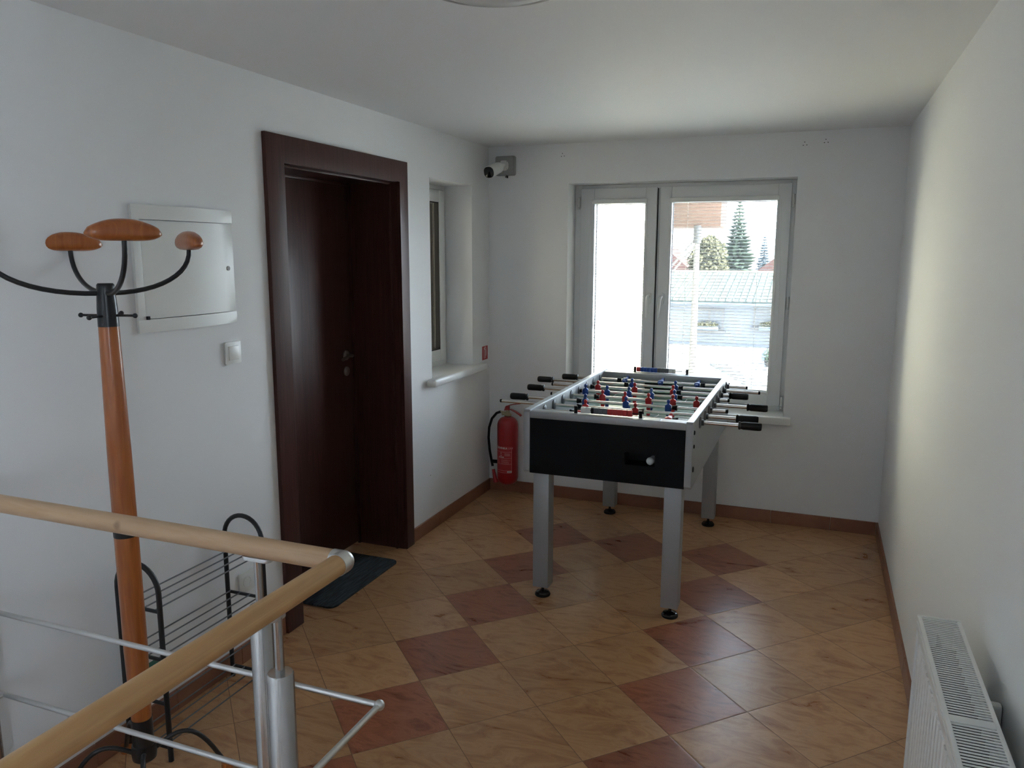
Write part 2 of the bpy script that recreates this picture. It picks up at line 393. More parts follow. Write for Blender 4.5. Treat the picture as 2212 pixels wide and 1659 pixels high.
# ------------------------------------------------------------------ room shell
Y0 = -7.4                                     # rear wall
DY0, DY1, DZ = -2.135, -1.180, 1.975          # door opening
SY0, SY1, SZ0, SZ1 = -0.832, -0.268, 0.895, 2.012   # small window opening
WX0, WX1, WZ0, WZ1 = 0.539, 1.880, 0.655, 2.030     # main window opening
HX, HY = 1.135, -3.575                        # stair hole edge
wl = wall_grid('wall_left', 0, -0.42, 0.0, [Y0 - .3, DY0, DY1, SY0, SY1, 0.30], [-2.9, -0.05, SZ0, DZ, SZ1, H + .15],
          [(DY0, DY1, -0.05, DZ), (SY0, SY1, SZ0, SZ1)], 'wall', 'x')
wb = wall_grid('wall_back', 0, 0.0, 0.38, [0.0, WX0, WX1, W + .3], [-0.3, WZ0, WZ1, H + .15], [(WX0, WX1, WZ0, WZ1)], 'wall', 'y')
RX0, RX1, RZ0, RZ1 = -6.85, -5.60, 0.90, 2.00
wall_grid('wall_right', 0, W, W + .3, [Y0 - .3, RX0, RX1, 0.0], [-2.9, RZ0, RZ1, H + .15], [(RX0, RX1, RZ0, RZ1)], 'wall', 'x')
wall_grid('wall_front', 0, Y0 - .3, Y0, [0, W], [-2.9, H + .15], [], 'wall', 'y')
bm = BM(); box(bm, -0.42, W + .3, Y0 - .3, 0.38, H, H + .2); structure('ceiling', bm, 'ceil')
bm = BM()
box(bm, 0, W, HY, 0.0, -0.02, 0); box(bm, HX, W, Y0, HY, -0.02, 0); box(bm, 0, HX, Y0, -6.45, -0.02, 0)
box(bm, -0.42, 0.0, DY0, DY1, -0.02, 0)
structure('floor', bm, 'floor', smooth=0)
bm = BM(); box(bm, 0, W, HY, 0.0, -0.25, -0.02); box(bm, HX, W, Y0, HY, -0.25, -0.02); box(bm, 0, HX, Y0, -6.45, -0.25, -0.02)
structure('floor_slab', bm, 'wall', smooth=0)
# stair flight inside the opening
bm = BM()
for i in range(10):
    y1 = -6.45 + 0.27 * (i + 1)
    box(bm, 0.002, HX - 0.002, y1 - 0.27, y1 + 0.02, -0.18 * (i + 1) - 0.04, -0.18 * (i + 1))
    box(bm, 0.002, HX - 0.002, y1 - 0.27, y1 - 0.255, -0.18 * (i + 1), -0.18 * i)
structure('trim_1', bm, 'floor', smooth=0)
bm = BM(); box(bm, 0, HX, -7.4, HY, -2.95, -2.9); box(bm, HX, HX + .1, Y0, HY + .1, -2.9, -0.25); box(bm, 0, HX, HY, HY + .1, -2.9, -0.25)
structure('wall_stairwell', bm, 'wall', smooth=0)

# baseboards (tile)
BH = 0.078
def baseboard(name, segs):
    bm = BM()
    for s in segs: box(bm, *s, 0.0, BH, 0.0015, 1)
    structure(name, bm, 'base')
def tiles_between(a, b, first=None, L=0.333):
    out = []; x = a
    if first: out.append((a, a + first)); x = a + first
    while x < b - 1e-4:
        e = min(x + L, b); out.append((x, e - 0.0015)); x = e
    return out
baseboard('baseboard_left', [(0.0, 0.010, a, b) for a, b in tiles_between(-1.112, -0.0105)] + [(0.0, 0.010, a, b) for a, b in tiles_between(-3.5, -2.228)])
baseboard('baseboard_back', [(a, b, -0.010, 0.0) for a, b in tiles_between(0.0, W - 0.0105, 0.18)])
baseboard('baseboard_right', [(W - 0.010, W, a, b) for a, b in tiles_between(-7.3, 0.0)])

# drill holes left in the back wall
for hx, hz in ((0.498, 2.203), (1.906, 2.204), (2.015, 2.213)):
    for dx, dz in ((-0.006, -0.007), (0.0, 0.010), (0.011, -0.006)):
        bm = BM(); cyl(bm, (hx + dx * 1.1, -0.0012, hz + dz), (hx + dx * 1.1, 0.0005, hz + dz), 0.0026, seg=10)
        obj('drill_hole', bm, 'dark', wb)
bm = BM(); cyl(bm, (0.0012, -0.87, 0.33), (-0.0005, -0.87, 0.33), 0.0022, seg=10); obj('drill_hole', bm, 'dark', wl)

# ------------------------------------------------------------------ main window
win = sempty('window_1', (WX0, 0.155, WZ0))
YF = 0.155       # room face of the fixed frame
def rect_frame(bm, x0, x1, z0, z1, w, y0, y1, bev=0.003, wb_=None, wt=None, wl_=None, wr=None):
    wb_ = w if wb_ is None else wb_; wt = w if wt is None else wt; wl_ = w if wl_ is None else wl_; wr = w if wr is None else wr
    box(bm, x0, x0 + wl_, y0, y1, z0, z1, bev); box(bm, x1 - wr, x1, y0, y1, z0, z1, bev)
    box(bm, x0 + wl_ - .001, x1 - wr + .001, y0, y1, z0, z0 + wb_, bev); box(bm, x0 + wl_ - .001, x1 - wr + .001, y0, y1, z1 - wt, z1, bev)
bm = BM(); rect_frame(bm, WX0 + .001, WX1 - .001, WZ0 + .001, WZ1 - .001, 0.044, YF, YF + 0.07, wb_=0.035, wt=0.03, wr=0.03)
box(bm, 1.045, 1.112, YF + .004, YF + 0.07, WZ0 + .03, WZ1 - .028, 0.002)
obj('window_frame', bm, 'pvc', win)
SASH = ((0.583, 1.068, 0.672, 0.998), (1.089, 1.850, 1.160, 1.775))     # sash x0,x1, glass x0,x1
GZ0, GZ1 = 0.772, 1.912
for si, (a, b, g0, g1) in enumerate(SASH):
    y0, y1 = YF - 0.018, YF + 0.05
    bm = BM()
    rect_frame(bm, a, b, 0.690, 2.006, 0.08, y0, y1, 0.004, wb_=GZ0 - 0.690, wt=2.006 - GZ1, wl_=g0 - a, wr=b - g1)
    s = obj('sash', bm, 'pvc', win)
    bm = BM(); rect_frame(bm, g0 - 0.012, g1 + 0.012, GZ0 - 0.012, GZ1 + 0.012, 0.014, y0 - 0.004, y0 + 0.001, 0.001); obj('glazing_bead', bm, 'pvc', s)
    bm = BM(); rect_frame(bm, g0 - .001, g1 + .001, GZ0 - .001, GZ1 + .001, 0.004, YF + .034, YF + .048, 0); obj('gasket', bm, 'pvcgap', s)
    bm = BM(); box(bm, g0 - .003, g1 + .003, YF + 0.030, YF + 0.034, GZ0 - .003, GZ1 + .003); obj('pane', bm, 'glass', s)
bm = BM(); box(bm, 1.069, 1.0745, YF - 0.004, YF + 0.003, 0.70, 2.0); obj('gasket', bm, 'pvcgap', win)
# handles
def window_handle(x, z, lean):
    bm = BM()
    prism(bm, [(px, YF - 0.019, pz) for px, pz in rrect(x, z, 0.030, 0.072, 0.013)], (0, -0.010, 0), 0.002)
    h = obj('window_handle', bm, 'pvc', win)
    bm = BM(); y = YF - 0.03
    pts = [(x, y + .004, z + .012), (x, y - 0.020, z + .012), (x - lean * 0.1, y - 0.034, z + 0.006), (x - lean * .3, y - 0.040, z - 0.012),
           (x - lean * .65, y - 0.042, z - 0.06), (x - lean, y - 0.042, z - 0.118)]
    tube(bm, pts, 0.008, 12, True, [0.010, 0.010, 0.010, 0.0095, 0.0085, 0.007]); obj('lever', bm, 'pvc', h)
window_handle(1.036, 1.325, 0.002); window_handle(1.118, 1.325, 0.012)
# hinges
for hx, hz in ((0.565, 1.925), (1.862, 1.915), (1.860, 0.72), (1.862, 1.32)):
    bm = BM(); cyl(bm, (hx, YF - 0.012, hz - 0.03), (hx, YF - 0.012, hz + 0.03), 0.008, seg=12); cyl(bm, (hx, YF - 0.012, hz - 0.045), (hx, YF - 0.012, hz - 0.033), 0.007, seg=12)
    obj('hinge', bm, 'boxw', win)
bm = BM(); box(bm, WX0 - .05, WX1 + .045, -0.052, -0.0005, 0.614, 0.658, 0.006); box(bm, WX0 + .001, WX1 - .001, -0.006, YF + .002, WZ0 + .0005, 0.658)
obj('window_sill', bm, 'sill', win)
# venetian blinds on each sash
def blind(x0, x1, cordx, label, chain_x, chain_dir):
    t = thing('venetian_blind', label, 'blind', ((x0 + x1) / 2, YF - 0.03, GZ0), 'venetian blinds on the big window')
    yb = YF + 0.006
    bm = BM(); box(bm, x0 - 0.012, x1 + 0.012, YF - 0.040, YF - 0.023, GZ1 - 0.002, GZ1 + 0.026, 0.003); obj('headrail', bm, 'boxw', t)
    bm = BM(); n = int((GZ1 - GZ0 - 0.01) / 0.0195)
    for k in range(n):
        z = GZ1 - 0.012 - k * 0.0195
        vs = []
        for j, (yy, zz) in enumerate(((-0.008, -0.0012), (-0.004, 0.0002), (0, 0.0007), (0.004, 0.0003), (0.008, -0.0008))):
            vs.append([bm.verts.new((xx, yb + yy, z + zz + yy * 0.06)) for xx in (x0 + 0.002, x1 - 0.002)])
        for p, q in zip(vs, vs[1:]): bm.faces.new((p[0], p[1], q[1], q[0]))
    so = obj('slats', bm, 'blind', t, smooth=60)
    md = so.modifiers.new('thick', 'SOLIDIFY'); md.thickness = 0.0004
    bm = BM()
    for cx in cordx:
        for dy in (-0.0085, 0.0085): tube(bm, [(cx, yb + dy, GZ0 + 0.006), (cx, yb + dy, GZ1)], 0.0007, 5)
    obj('ladder_cord', bm, 'cord', t)
    bm = BM(); box(bm, x0 + .002, x1 - .002, yb - 0.012, yb + 0.012, GZ0 + 0.001, GZ0 + 0.009, 0.002); obj('bottom_rail', bm, 'boxw', t)
    bm = BM()
    top, bot = GZ1 + 0.005, 0.99
    xc = chain_x; w = 0.022
    pts = [(xc, YF - 0.045, top)] + [(xc + chain_dir * w * math.sin(PI * .5 * j / 8), YF - 0.045, top - (top - bot) * j / 8) for j in range(1, 9)]
    pts += [(xc + chain_dir * w * math.cos(PI * j / 10) , YF - 0.045, bot - w * 1.3 * math.sin(PI * j / 10)) for j in range(1, 10)]
    pts += [(xc - chain_dir * w * math.sin(PI * .5 * (8 - j) / 8), YF - 0.045, bot + (top - bot) * j / 8) for j in range(0, 9)]
    tube(bm, pts, 0.0011, 5); obj('pull_cord', bm, 'cord', t)
blind(0.672, 0.998, (0.722, 0.93), 'narrow white venetian blind on the left window sash', 0.655, -1)
blind(1.160, 1.775, (1.255, 1.68), 'wide white venetian blind on the right window sash', 1.797, 1)

# unseen window added in the right wall behind the camera to supply daylight
XF = -0.185
def rect_frame_x(bm, y0, y1, z0, z1, w, x0, x1, bev=0.003):
    box(bm, x0, x1, y0, y0 + w, z0, z1, bev); box(bm, x0, x1, y1 - w, y1, z0, z1, bev)
    box(bm, x0, x1, y0 + w - .001, y1 - w + .001, z0, z0 + w, bev); box(bm, x0, x1, y0 + w - .001, y1 - w + .001, z1 - w, z1, bev)
rw = sempty('window_added', (W + .1, -6.05, RZ0))
bm = BM(); rect_frame_x(bm, RX0 + .001, RX1 - .001, RZ0 + .001, RZ1 - .001, 0.06, W + .10, W + .16)
box(bm, W + .10, W + .16, -6.09, -6.01, RZ0 + .05, RZ1 - .05)
obj('window_frame', bm, 'pvc', rw)
bm = BM(); box(bm, W + .13, W + .134, RX0 + .05, RX1 - .05, RZ0 + .05, RZ1 - .05); obj('pane', bm, 'glass', rw)
bm = BM(); box(bm, W + .3, W + 2.3, RX0 - 1, RX1 + 3.2, 2.45, 2.60); structure('added_sun_shade', bm, 'ceil')  # unseen overhang, added to keep direct sun out of that window

# ------------------------------------------------------------------ small window in the left wall
sw = sempty('window_2', (-0.19, SY0, SZ0))
bm = BM(); rect_frame_x(bm, SY0 + .001, SY1 - .001, SZ0 + .001, SZ1 - .001, 0.042, XF - 0.07, XF); obj('window_frame', bm, 'pvc', sw)
bm = BM(); rect_frame_x(bm, SY0 + .036, SY1 - .036, SZ0 + .036, SZ1 - .030, 0.072, XF - 0.05, XF + 0.016, 0.004); ss = obj('sash', bm, 'pvc', sw)
bm = BM(); rect_frame_x(bm, SY0 + .034, SY1 - .0335, SZ0 + .034, SZ1 - .028, 0.003, XF - .004, XF + 0.006, 0); obj('gasket', bm, 'pvcgap', sw)
bm = BM(); rect_frame_x(bm, SY0 + .106, SY1 - .106, SZ0 + .106, SZ1 - .100, 0.008, XF - .02, XF + 0.010, 0); obj('gasket', bm, 'pvcgap', ss)
bm = BM(); box(bm, XF - 0.022, XF - 0.018, SY0 + .11, SY1 - .11, SZ0 + .11, SZ1 - .10); obj('pane', bm, 'glass', ss)
bm = BM(); box(bm, 0.0005, 0.055, SY0 - .065, SY1 + .115, SZ0 - 0.042, SZ0 + 0.003, 0.010, 3); box(bm, XF - .001, 0.014, SY0 + .001, SY1 - .001, SZ0 + 0.0005, SZ0 + 0.0028)
o = obj('window_sill', bm, 'sill', sw)
bm = BM(); box(bm, 0.002, 0.046, SY0 - .0665, SY0 - .064, SZ0 - 0.038, SZ0 - 0.006, 0.001); obj('end_cap', bm, 'boxw', o)
t = thing('roller_shutter', 'beige closed slatted shutter outside the small window in the left wall', 'shutter', (-0.30, -0.55, SZ0))
bm = BM()
for k in range(46):
    z0 = SZ0 + 0.03 + k * 0.0235
    pv = None
    for xx, zz in ((-0.303, 0.0), (-0.298, .003), (-0.296, .010), (-0.298, .018), (-0.303, .0232)):
        a = bm.verts.new((xx, SY0 + .02, z0 + zz)); b = bm.verts.new((xx, SY1 - .02, z0 + zz))
        if pv: bm.faces.new((pv[0], a, b, pv[1]))
        pv = (a, b)
obj('slats', bm, 'bblind', t)
for yy in (SY0 + .002, SY1 - .030):
    bm = BM(); box(bm, -0.312, -0.285, yy, yy + 0.028, SZ0 + .002, SZ1 - .002, 0.002); obj('guide_rail', bm, 'boxw', t)

# ------------------------------------------------------------------ door
XD = -0.288
door = sempty('door_1', (0, (DY0 + DY1) / 2, 0))
bm = BM()
AY0, AY1, AZ = -2.225, -1.110, 2.062; IY0, IY1, IZ = -2.120, -1.192, 1.960
pts = [(0.0005, AY0, 0.0), (0.0005, AY0, AZ), (0.0005, AY1, AZ), (0.0005, AY1, 0.0), (0.0005, IY1, 0.0), (0.0005, IY1, IZ), (0.0005, IY0, IZ), (0.0005, IY0, 0.0)]
prism(bm, pts, (0.020, 0, 0), 0.003)
obj('architrave', bm, 'door', door)
bm = BM()
box(bm, XD - .05, 0.003, DY0 + .001, IY0 + .004, 0.0, IZ + .006); box(bm, XD - .05, 0.003, IY1 - .004, DY1 - .001, 0.0, IZ + .006); box(bm, XD - .05, 0.003, DY0 + .001, DY1 - .001, IZ - .004, DZ - .001)
obj('jamb', bm, 'door', door)
bm = BM()
for yy0, yy1 in ((IY0 + .004, IY0 + .017), (IY1 - .017, IY1 - .004)): box(bm, XD + 0.003, XD + 0.016, yy0, yy1, 0.0, IZ - 0.004, 0.001)
box(bm, XD + .003, XD + .016, IY0 + .017, IY1 - .017, IZ - .017, IZ - .004, 0.001)
box(bm, -0.045, -0.033, IY0 + .004, IY1 - .004, IZ - .014, IZ - .004, 0.001); box(bm, -0.045, -0.033, IY1 - .014, IY1 - .004, 0, IZ - .004, 0.001)
obj('door_stop', bm, 'door', door)
bm = BM(); box(bm, XD - .04, XD, IY0 + .005, IY1 - .005, 0.006, IZ - .006, 0.002); leaf = obj('door_leaf', bm, 'door', door)
hy, hz = -1.265, 1.065
bm = BM(); lathe(bm, (XD, hy, hz), [(0.026, 0), (0.026, 0.006), (0.022, 0.009), (0, 0.009)], 28, (1, 0, 0)); hd = obj('handle_rosette', bm, 'dsteel', leaf)
bm = BM(); tube(bm, [(XD + .006, hy, hz), (XD + .035, hy, hz), (XD + .050, hy - .015, hz + 0.002), (XD + .052, hy - .045, hz + .006), (XD + .050, hy - .105, hz - .010)], 0.0085, 12)
lv = obj('door_handle', bm, 'dsteel', leaf)
bm = BM(); lathe(bm, (XD, hy, hz - .085), [(0.025, 0), (0.025, 0.006), (0.021, 0.009), (0.010, 0.009), (0.010, 0.014), (0, 0.014)], 28, (1, 0, 0)); obj('lock_rosette', bm, 'dsteel', leaf)

# doormat
bm = BM(); prism(bm, [(x, y, 0.0) for x, y in rrect(-0.103, -1.665, 0.335, 0.60, 0.035)], (0, 0, 0.009), 0.002)
tag(obj('doormat', bm, 'mat'), 'dark charcoal ribbed doormat lying at the brown door', 'doormat')

# ------------------------------------------------------------------ things on the left wall
t = thing('fuse_box', 'flush cream fuse box with a curved front on the left wall', 'electrical box', (0, -2.65, 1.545))
def bowed(bm, y0, y1, z0, z1, d0, d1, n=14):
    a = []
    for k in range(n + 1):
        u = k / n; y = y0 + (y1 - y0) * u; a.append((0.0005 + d0 + (d1 - d0) * math.sin(PI * u), y))
    pts = [(0.0005, y0, z0)] + [(x, y, z0) for x, y in a] + [(0.0005, y1, z0)]
    prism(bm, pts, (0, 0, z1 - z0), 0.0008)
bm = BM(); bowed(bm, -2.878, -2.425, 1.344, 1.386, 0.010, 0.022); bowed(bm, -2.878, -2.425, 1.706, 1.752, 0.010, 0.022); bowed(bm, -2.878, -2.850, 1.386, 1.706, 0.012, 0.013, 3)
obj('frame', bm, 'boxw', t)
bm = BM(); bowed(bm, -2.847, -2.427, 1.3885, 1.7035, 0.0095, 0.0205); fd = obj('door', bm, 'boxw', t)
bm = BM(); cyl(bm, (0.008, -2.460, 1.545), (0.0155, -2.460, 1.545), 0.008, seg=20); obj('lock', bm, 'boxg', fd)
bm = BM(); box(bm, 0.010, 0.0195, -2.849, -2.840, 1.386, 1.397); obj('hinge', bm, 'dark', t)

t = thing('light_switch', 'white square rocker switch below the fuse box', 'switch', (0, -2.453, 1.23))
bm = BM(); prism(bm, [(0.0005, a, b) for a, b in rrect(-2.453, 1.232, 0.084, 0.084, 0.004)], (0.009, 0, 0), 0.003); obj('plate', bm, 'boxw', t)
bm = BM(); v = box(bm, 0.008, 0.013, -2.479, -2.427, 1.206, 1.258, 0.0015); obj('rocker', bm, 'whitep', t)

t = thing('wall_socket', 'white round wall socket behind the shoe rack near the floor', 'socket', (0, -2.45, 0.326))
bm = BM(); prism(bm, [(0.0005, a, b) for a, b in rrect(-2.45, 0.326, 0.084, 0.084, 0.006)], (0.008, 0, 0), 0.002); obj('plate', bm, 'boxw', t)
bm = BM(); lathe(bm, (0.008, -2.45, 0.326), [(0.022, 0), (0.022, 0.003), (0.019, 0.003), (0.018, 0.001), (0, 0.001)], 28, (1, 0, 0)); obj('socket_well', bm, 'boxw', t)

t = thing('fire_extinguisher_sign', 'small red square sign with a white extinguisher symbol near the corner', 'sign', (0.0, -0.074, 0.953))
bm = BM(); box(bm, 0.0004, 0.0014, -0.122, -0.026, 0.905, 1.001); obj('plate', bm, 'white', t)
bm = BM(); box(bm, 0.0012, 0.0018, -0.119, -0.029, 0.908, 0.998); obj('red_field', bm, 'sign', t)
bm = BM(); X_ = 0.0022; C_ = (-0.078)
def stroke(bm, pts, r=0.0019): tube(bm, [(X_, C_ + a, 0.953 + b) for a, b in pts], r, 6)
stroke(bm, [(-.013, .018), (-.013, -.034), (.010, -.034), (.010, .018), (.002, .026), (-.006, .026), (-.013, .018)])
stroke(bm, [(-.002, .026), (-.002, .034), (-.016, .030)]); stroke(bm, [(-.002, .034), (.006, .040), (.016, .036), (.021, .022), (.023, -.002), (.019, -.020)])
obj('extinguisher_symbol', bm, 'white', t)

# ------------------------------------------------------------------ CCTV camera and its junction box
t = thing('junction_box', 'grey square junction box high in the corner behind the security camera', 'junction box', (0.13, 0, 2.145))
bm = BM(); prism(bm, [(a, -0.0005, b) for a, b in rrect(0.124, 2.150, 0.130, 0.120, 0.010)], (0, -0.028, 0), 0.003); obj('box', bm, 'boxg', t)
bm = BM(); prism(bm, [(a, -0.0285, b) for a, b in rrect(0.124, 2.150, 0.118, 0.108, 0.008)], (0, -0.010, 0), 0.003); obj('lid', bm, 'boxg', t)
bm = BM(); cyl(bm, (0.135, -0.014, 2.092), (0.135, -0.014, 2.075), 0.005, seg=10); cyl(bm, (0.128, -0.014, 2.092), (0.124, -0.016, 2.078), 0.003, seg=8); obj('cable_gland', bm, 'dark', t)
t = thing('security_camera', 'white bullet security camera with a black front, mounted in the ceiling corner', 'camera', (0.12, -0.039, 2.15))
bm = BM(); prism(bm, [(a, -0.039, b) for a, b in rrect(0.122, 2.150, 0.062, 0.062, 0.022)], (0, -0.008, 0), 0.002); obj('base_plate', bm, 'whitep', t)
bm = BM(); tube(bm, [(0.122, -0.045, 2.150), (0.121, -0.062, 2.148), (0.116, -0.078, 2.143)], 0.013, 14); obj('arm', bm, 'whitep', t)
A = Vector((0.119, -0.052, 2.150)); Bp = Vector((0.104, -0.235, 2.092)); dr = (Bp - A).normalized()
bm = BM()
u = dr.cross(Vector((0, 0, 1))).normalized(); v = u.cross(dr)
def secring(c, w): return [bm.verts.new(c + u * a + v * b) for a, b in rrect(0, 0, w, w, w * .42, 4)]
A2 = A + dr * 0.045
rings = [secring(A2, 0.03), secring(A2 + dr * .004, 0.058), secring(A2 + dr * .02, 0.066), secring(Bp - dr * .002, 0.071), secring(Bp + dr * 0.006, 0.071), secring(Bp + dr * 0.006, 0.067), secring(Bp + dr * 0.001, 0.067)]
for a, b in zip(rings, rings[1:]):
    for k in range(len(a)): bm.faces.new((a[k], a[(k + 1) % len(a)], b[(k + 1) % len(a)], b[k]))
bm.faces.new(rings[0]); bm.faces.new(rings[-1])
obj('housing', bm, 'whitep', t)
bm = BM(); a = [Bp + dr * 0.0025 + u * p + v * q for p, q in rrect(0, 0, 0.066, 0.066, 0.026, 4)]; prism(bm, a, dr * 0.005, 0.0015); obj('front_glass', bm, 'lens', t)
for p, q in ((-.022, .022), (.022, .022), (.022, -.022)):
    bm = BM(); cyl(bm, (0.122 + p, -0.0465, 2.150 + q), (0.122 + p, -0.0485, 2.150 + q), 0.0028, seg=10); obj('screw', bm, 'boxg', t)

# ceiling lamp, cut by the top edge of the frame
t = thing('ceiling_lamp', 'round flat ceiling lamp with a grey rim, switched off', 'ceiling lamp', (1.273, -2.943, H))
bm = BM(); lathe(bm, (1.273, -2.943, H), [(0.19, 0), (0.19, -0.030), (0.182, -0.042), (0.174, -0.042), (0.172, -0.036)], 64); obj('rim', bm, 'lampr', t)
bm = BM(); lathe(bm, (1.273, -2.943, H), [(0.172, -0.030), (0.165, -0.044), (0.13, -0.056), (0.07, -0.064), (0, -0.067)], 64); obj('lamp_glass', bm, 'lampg', t)

# ------------------------------------------------------------------ fire extinguisher
EX, EY = 0.172, -0.092
t = thing('fire_extinguisher', 'red fire extinguisher with a black hose in the room corner', 'fire extinguisher', (EX, EY, 0.085))
R_ = 0.070
bm = BM(); prof = [(0.0, 0.0), (0.040, 0.0), (0.052, 0.006), (0.064, 0.022), (R_, 0.045), (R_, 0.395)]
for k in range(1, 9):
    a = PI / 2 * k / 8; prof.append((0.022 + (R_ - 0.022) * math.cos(a), 0.395 + 0.058 * math.sin(a)))
prof += [(0.020, 0.462)]
lathe(bm, (EX, EY, 0.085), prof, 48); obj('cylinder', bm, 'ext', t)
bm = BM(); lathe(bm, (EX, EY, 0.545), [(0.024, 0), (0.026, 0.006), (0.022, 0.014), (0.014, 0.020), (0.013, 0.040), (0.0, 0.040)], 24)
cyl(bm, (EX, EY, 0.567), (EX - 0.052, EY - 0.006, 0.570), 0.006, seg=10); cyl(bm, (EX - .02, EY, 0.560), (EX - 0.035, EY - 0.015, 0.556), 0.009, seg=12)
obj('valve', bm, 'brass', t)
def bar(bm, pts, w, th):
    pts = [Vector(p) for p in pts]; rings = []
    for i, p in enumerate(pts):
        d = (pts[min(i + 1, len(pts) - 1)] - pts[max(i - 1, 0)]).normalized(); s_ = Vector((-d.y, d.x, 0)).normalized() if abs(d.z) < .98 else Vector((0, 1, 0)); n_ = d.cross(s_)
        rings.append([bm.verts.new(p + s_ * a + n_ * b) for a, b in ((-w, -th), (w, -th), (w, th), (-w, th))])
    for a, b in zip(rings, rings[1:]):
        for k in range(4): bm.faces.new((a[k], a[(k + 1) % 4], b[(k + 1) % 4], b[k]))
    bm.faces.new(rings[0][::-1]); bm.faces.new(rings[-1])
bm = BM(); bar(bm, [(EX - .020, EY, 0.580), (EX - .012, EY, 0.606), (EX + .015, EY, 0.618), (EX + .05, EY - .004, 0.628), (EX + .095, EY - .008, 0.636)], 0.011, 0.0028)
box(bm, EX - 0.012, EX + 0.012, EY - .010, EY + .010, 0.582, 0.612, 0.002)
obj('upper_lever', bm, 'ext', t)
bm = BM(); bar(bm, [(EX - .010, EY, 0.584), (EX + .022, EY, 0.590), (EX + .055, EY - .004, 0.578), (EX + .090, EY - .008, 0.560), (EX + .098, EY - .008, 0.552)], 0.011, 0.0028); obj('lower_lever', bm, 'ext', t)
bm = BM(); hp = [(EX - .048, EY - .006, 0.570), (EX - .075, EY - .010, 0.560), (EX - .108, EY - .014, 0.520), (EX - .126, EY - .018, 0.46), (EX - .130, EY - .02, 0.39), (EX - .122, EY - .022, 0.31), (EX - .108, EY - .024, 0.24), (EX - .098, EY - .026, 0.200)]
tube(bm, hp, 0.0085, 12); obj('hose', bm, 'rubber', t)
bm = BM(); tube(bm, [(EX - .098, EY - .026, 0.200), (EX - .093, EY - .027, 0.178)], 0.0085, 12); obj('ferrule', bm, 'white', t)
bm = BM(); tube(bm, [(EX - .093, EY - .027, 0.180), (EX - .089, EY - .028, 0.160), (EX - .074, EY - .03, 0.092)], 0.011, 14, True, [0.010, 0.011, 0.0165]); obj('nozzle', bm, 'ext', t)
bm = BM(); cyl(bm, (EX - .066, EY - .020, 0.232), (EX - .104, EY - .025, 0.232), 0.012, seg=14); obj('hose_clip', bm, 'rubber', t)
bm = BM(); box(bm, EX - .02, EX + .02, EY + R_ - .004, -0.0005, 0.40, 0.45, 0.003); obj('wall_bracket', bm, 'rubber', t)
# label wrapped round the cylinder (centre direction towards the camera, turned left)
phi0 = math.atan2(-4.758 - EY, 2.03 - EX) - 0.48
def wrap(s_, z, rr): a = phi0 + s_ / R_; return Vector((EX + rr * math.cos(a), EY + rr * math.sin(a), z))
def patch(bm, s0, s1, z0, z1, rr, n=14):
    prev = None
    for k in range(n + 1):
        s_ = s0 + (s1 - s0) * k / n; a = bm.verts.new(wrap(s_, z0, rr)); b = bm.verts.new(wrap(s_, z1, rr))
        if prev: bm.faces.new((prev[0], a, b, prev[1]))
        prev = (a, b)
LW = 0.062
bm = BM(); patch(bm, -LW, LW, 0.172, 0.352, R_ + .0005, 20); lab = obj('label', bm, 'label', t, smooth=60)
bm = BM()
for z in (0.1735, 0.188, 0.232, 0.272, 0.314): patch(bm, -LW + .002, LW - .002, z, z + .0016, R_ + .0009)
for s_ in (-LW + .002, LW - .0035): patch(bm, s_, s_ + .0015, 0.1735, 0.335, R_ + .0009, 2)
random.seed(3)
for z in (0.304, 0.299, 0.294, 0.289): patch(bm, 0.012, 0.012 + random.uniform(.03, .045), z, z + .0016, R_ + .0009, 4)
for z in (0.262, 0.256, 0.250, 0.244, 0.238): patch(bm, -0.052, -0.052 + random.uniform(.02, .03), z, z + .0012, R_ + .0009, 4); patch(bm, -0.012, 0.03 + random.uniform(.0, .025), z, z + .0012, R_ + .0009, 6)
obj('printed_lines', bm, 'pale', t, smooth=60)
def wraptext(s_, size, s0, z0, material, bold=False):
    me = textmesh(s_, size, bold); bm = BM(); bm.from_mesh(me); bmesh.ops.subdivide_edges(bm, edges=[e for e in bm.edges if e.calc_length() > .004], cuts=1)
    for v in bm.verts: v.co = wrap(s0 + v.co.x, z0 + v.co.y, R_ + .0012)
    obj('lettering', bm, material, t, smooth=60)
wraptext('ČERVINKA', 0.0185, -0.058, 0.3345, 'white', True); wraptext('LINE', 0.0165, 0.036, 0.3345, 'pale')
bm = BM()
patch(bm, -.0165, -.0115, 0.302, 0.309, R_ + .0010, 2); patch(bm, -.0165, -.011, 0.288, 0.294, R_ + .0010, 2)
for k in range(3):
    s_ = -.030 + .014 * k
    for (a, b, c, d) in ((0, .009, .2835, .2845), (0, .009, .2755, .2765), (0, .001, .2755, .2845), (.008, .009, .2755, .2845)): patch(bm, s_ + a, s_ + b, c, d, R_ + .001, 2)
    patch(bm, s_ + .002, s_ + .006, .277, .2815, R_ + .001, 2)
obj('pictograms', bm, 'white', t, smooth=60)
bm = BM(); patch(bm, 0.030, 0.060, 0.1745, 0.187, R_ + .0013, 4); obj('barcode_sticker', bm, 'white', t, smooth=60)
bm = BM()
for k in range(9): patch(bm, .033 + k * .0027, .0345 + k * .0027, .1775, .184, R_ + .0016, 1)
obj('barcode', bm, 'dark', t, smooth=60)

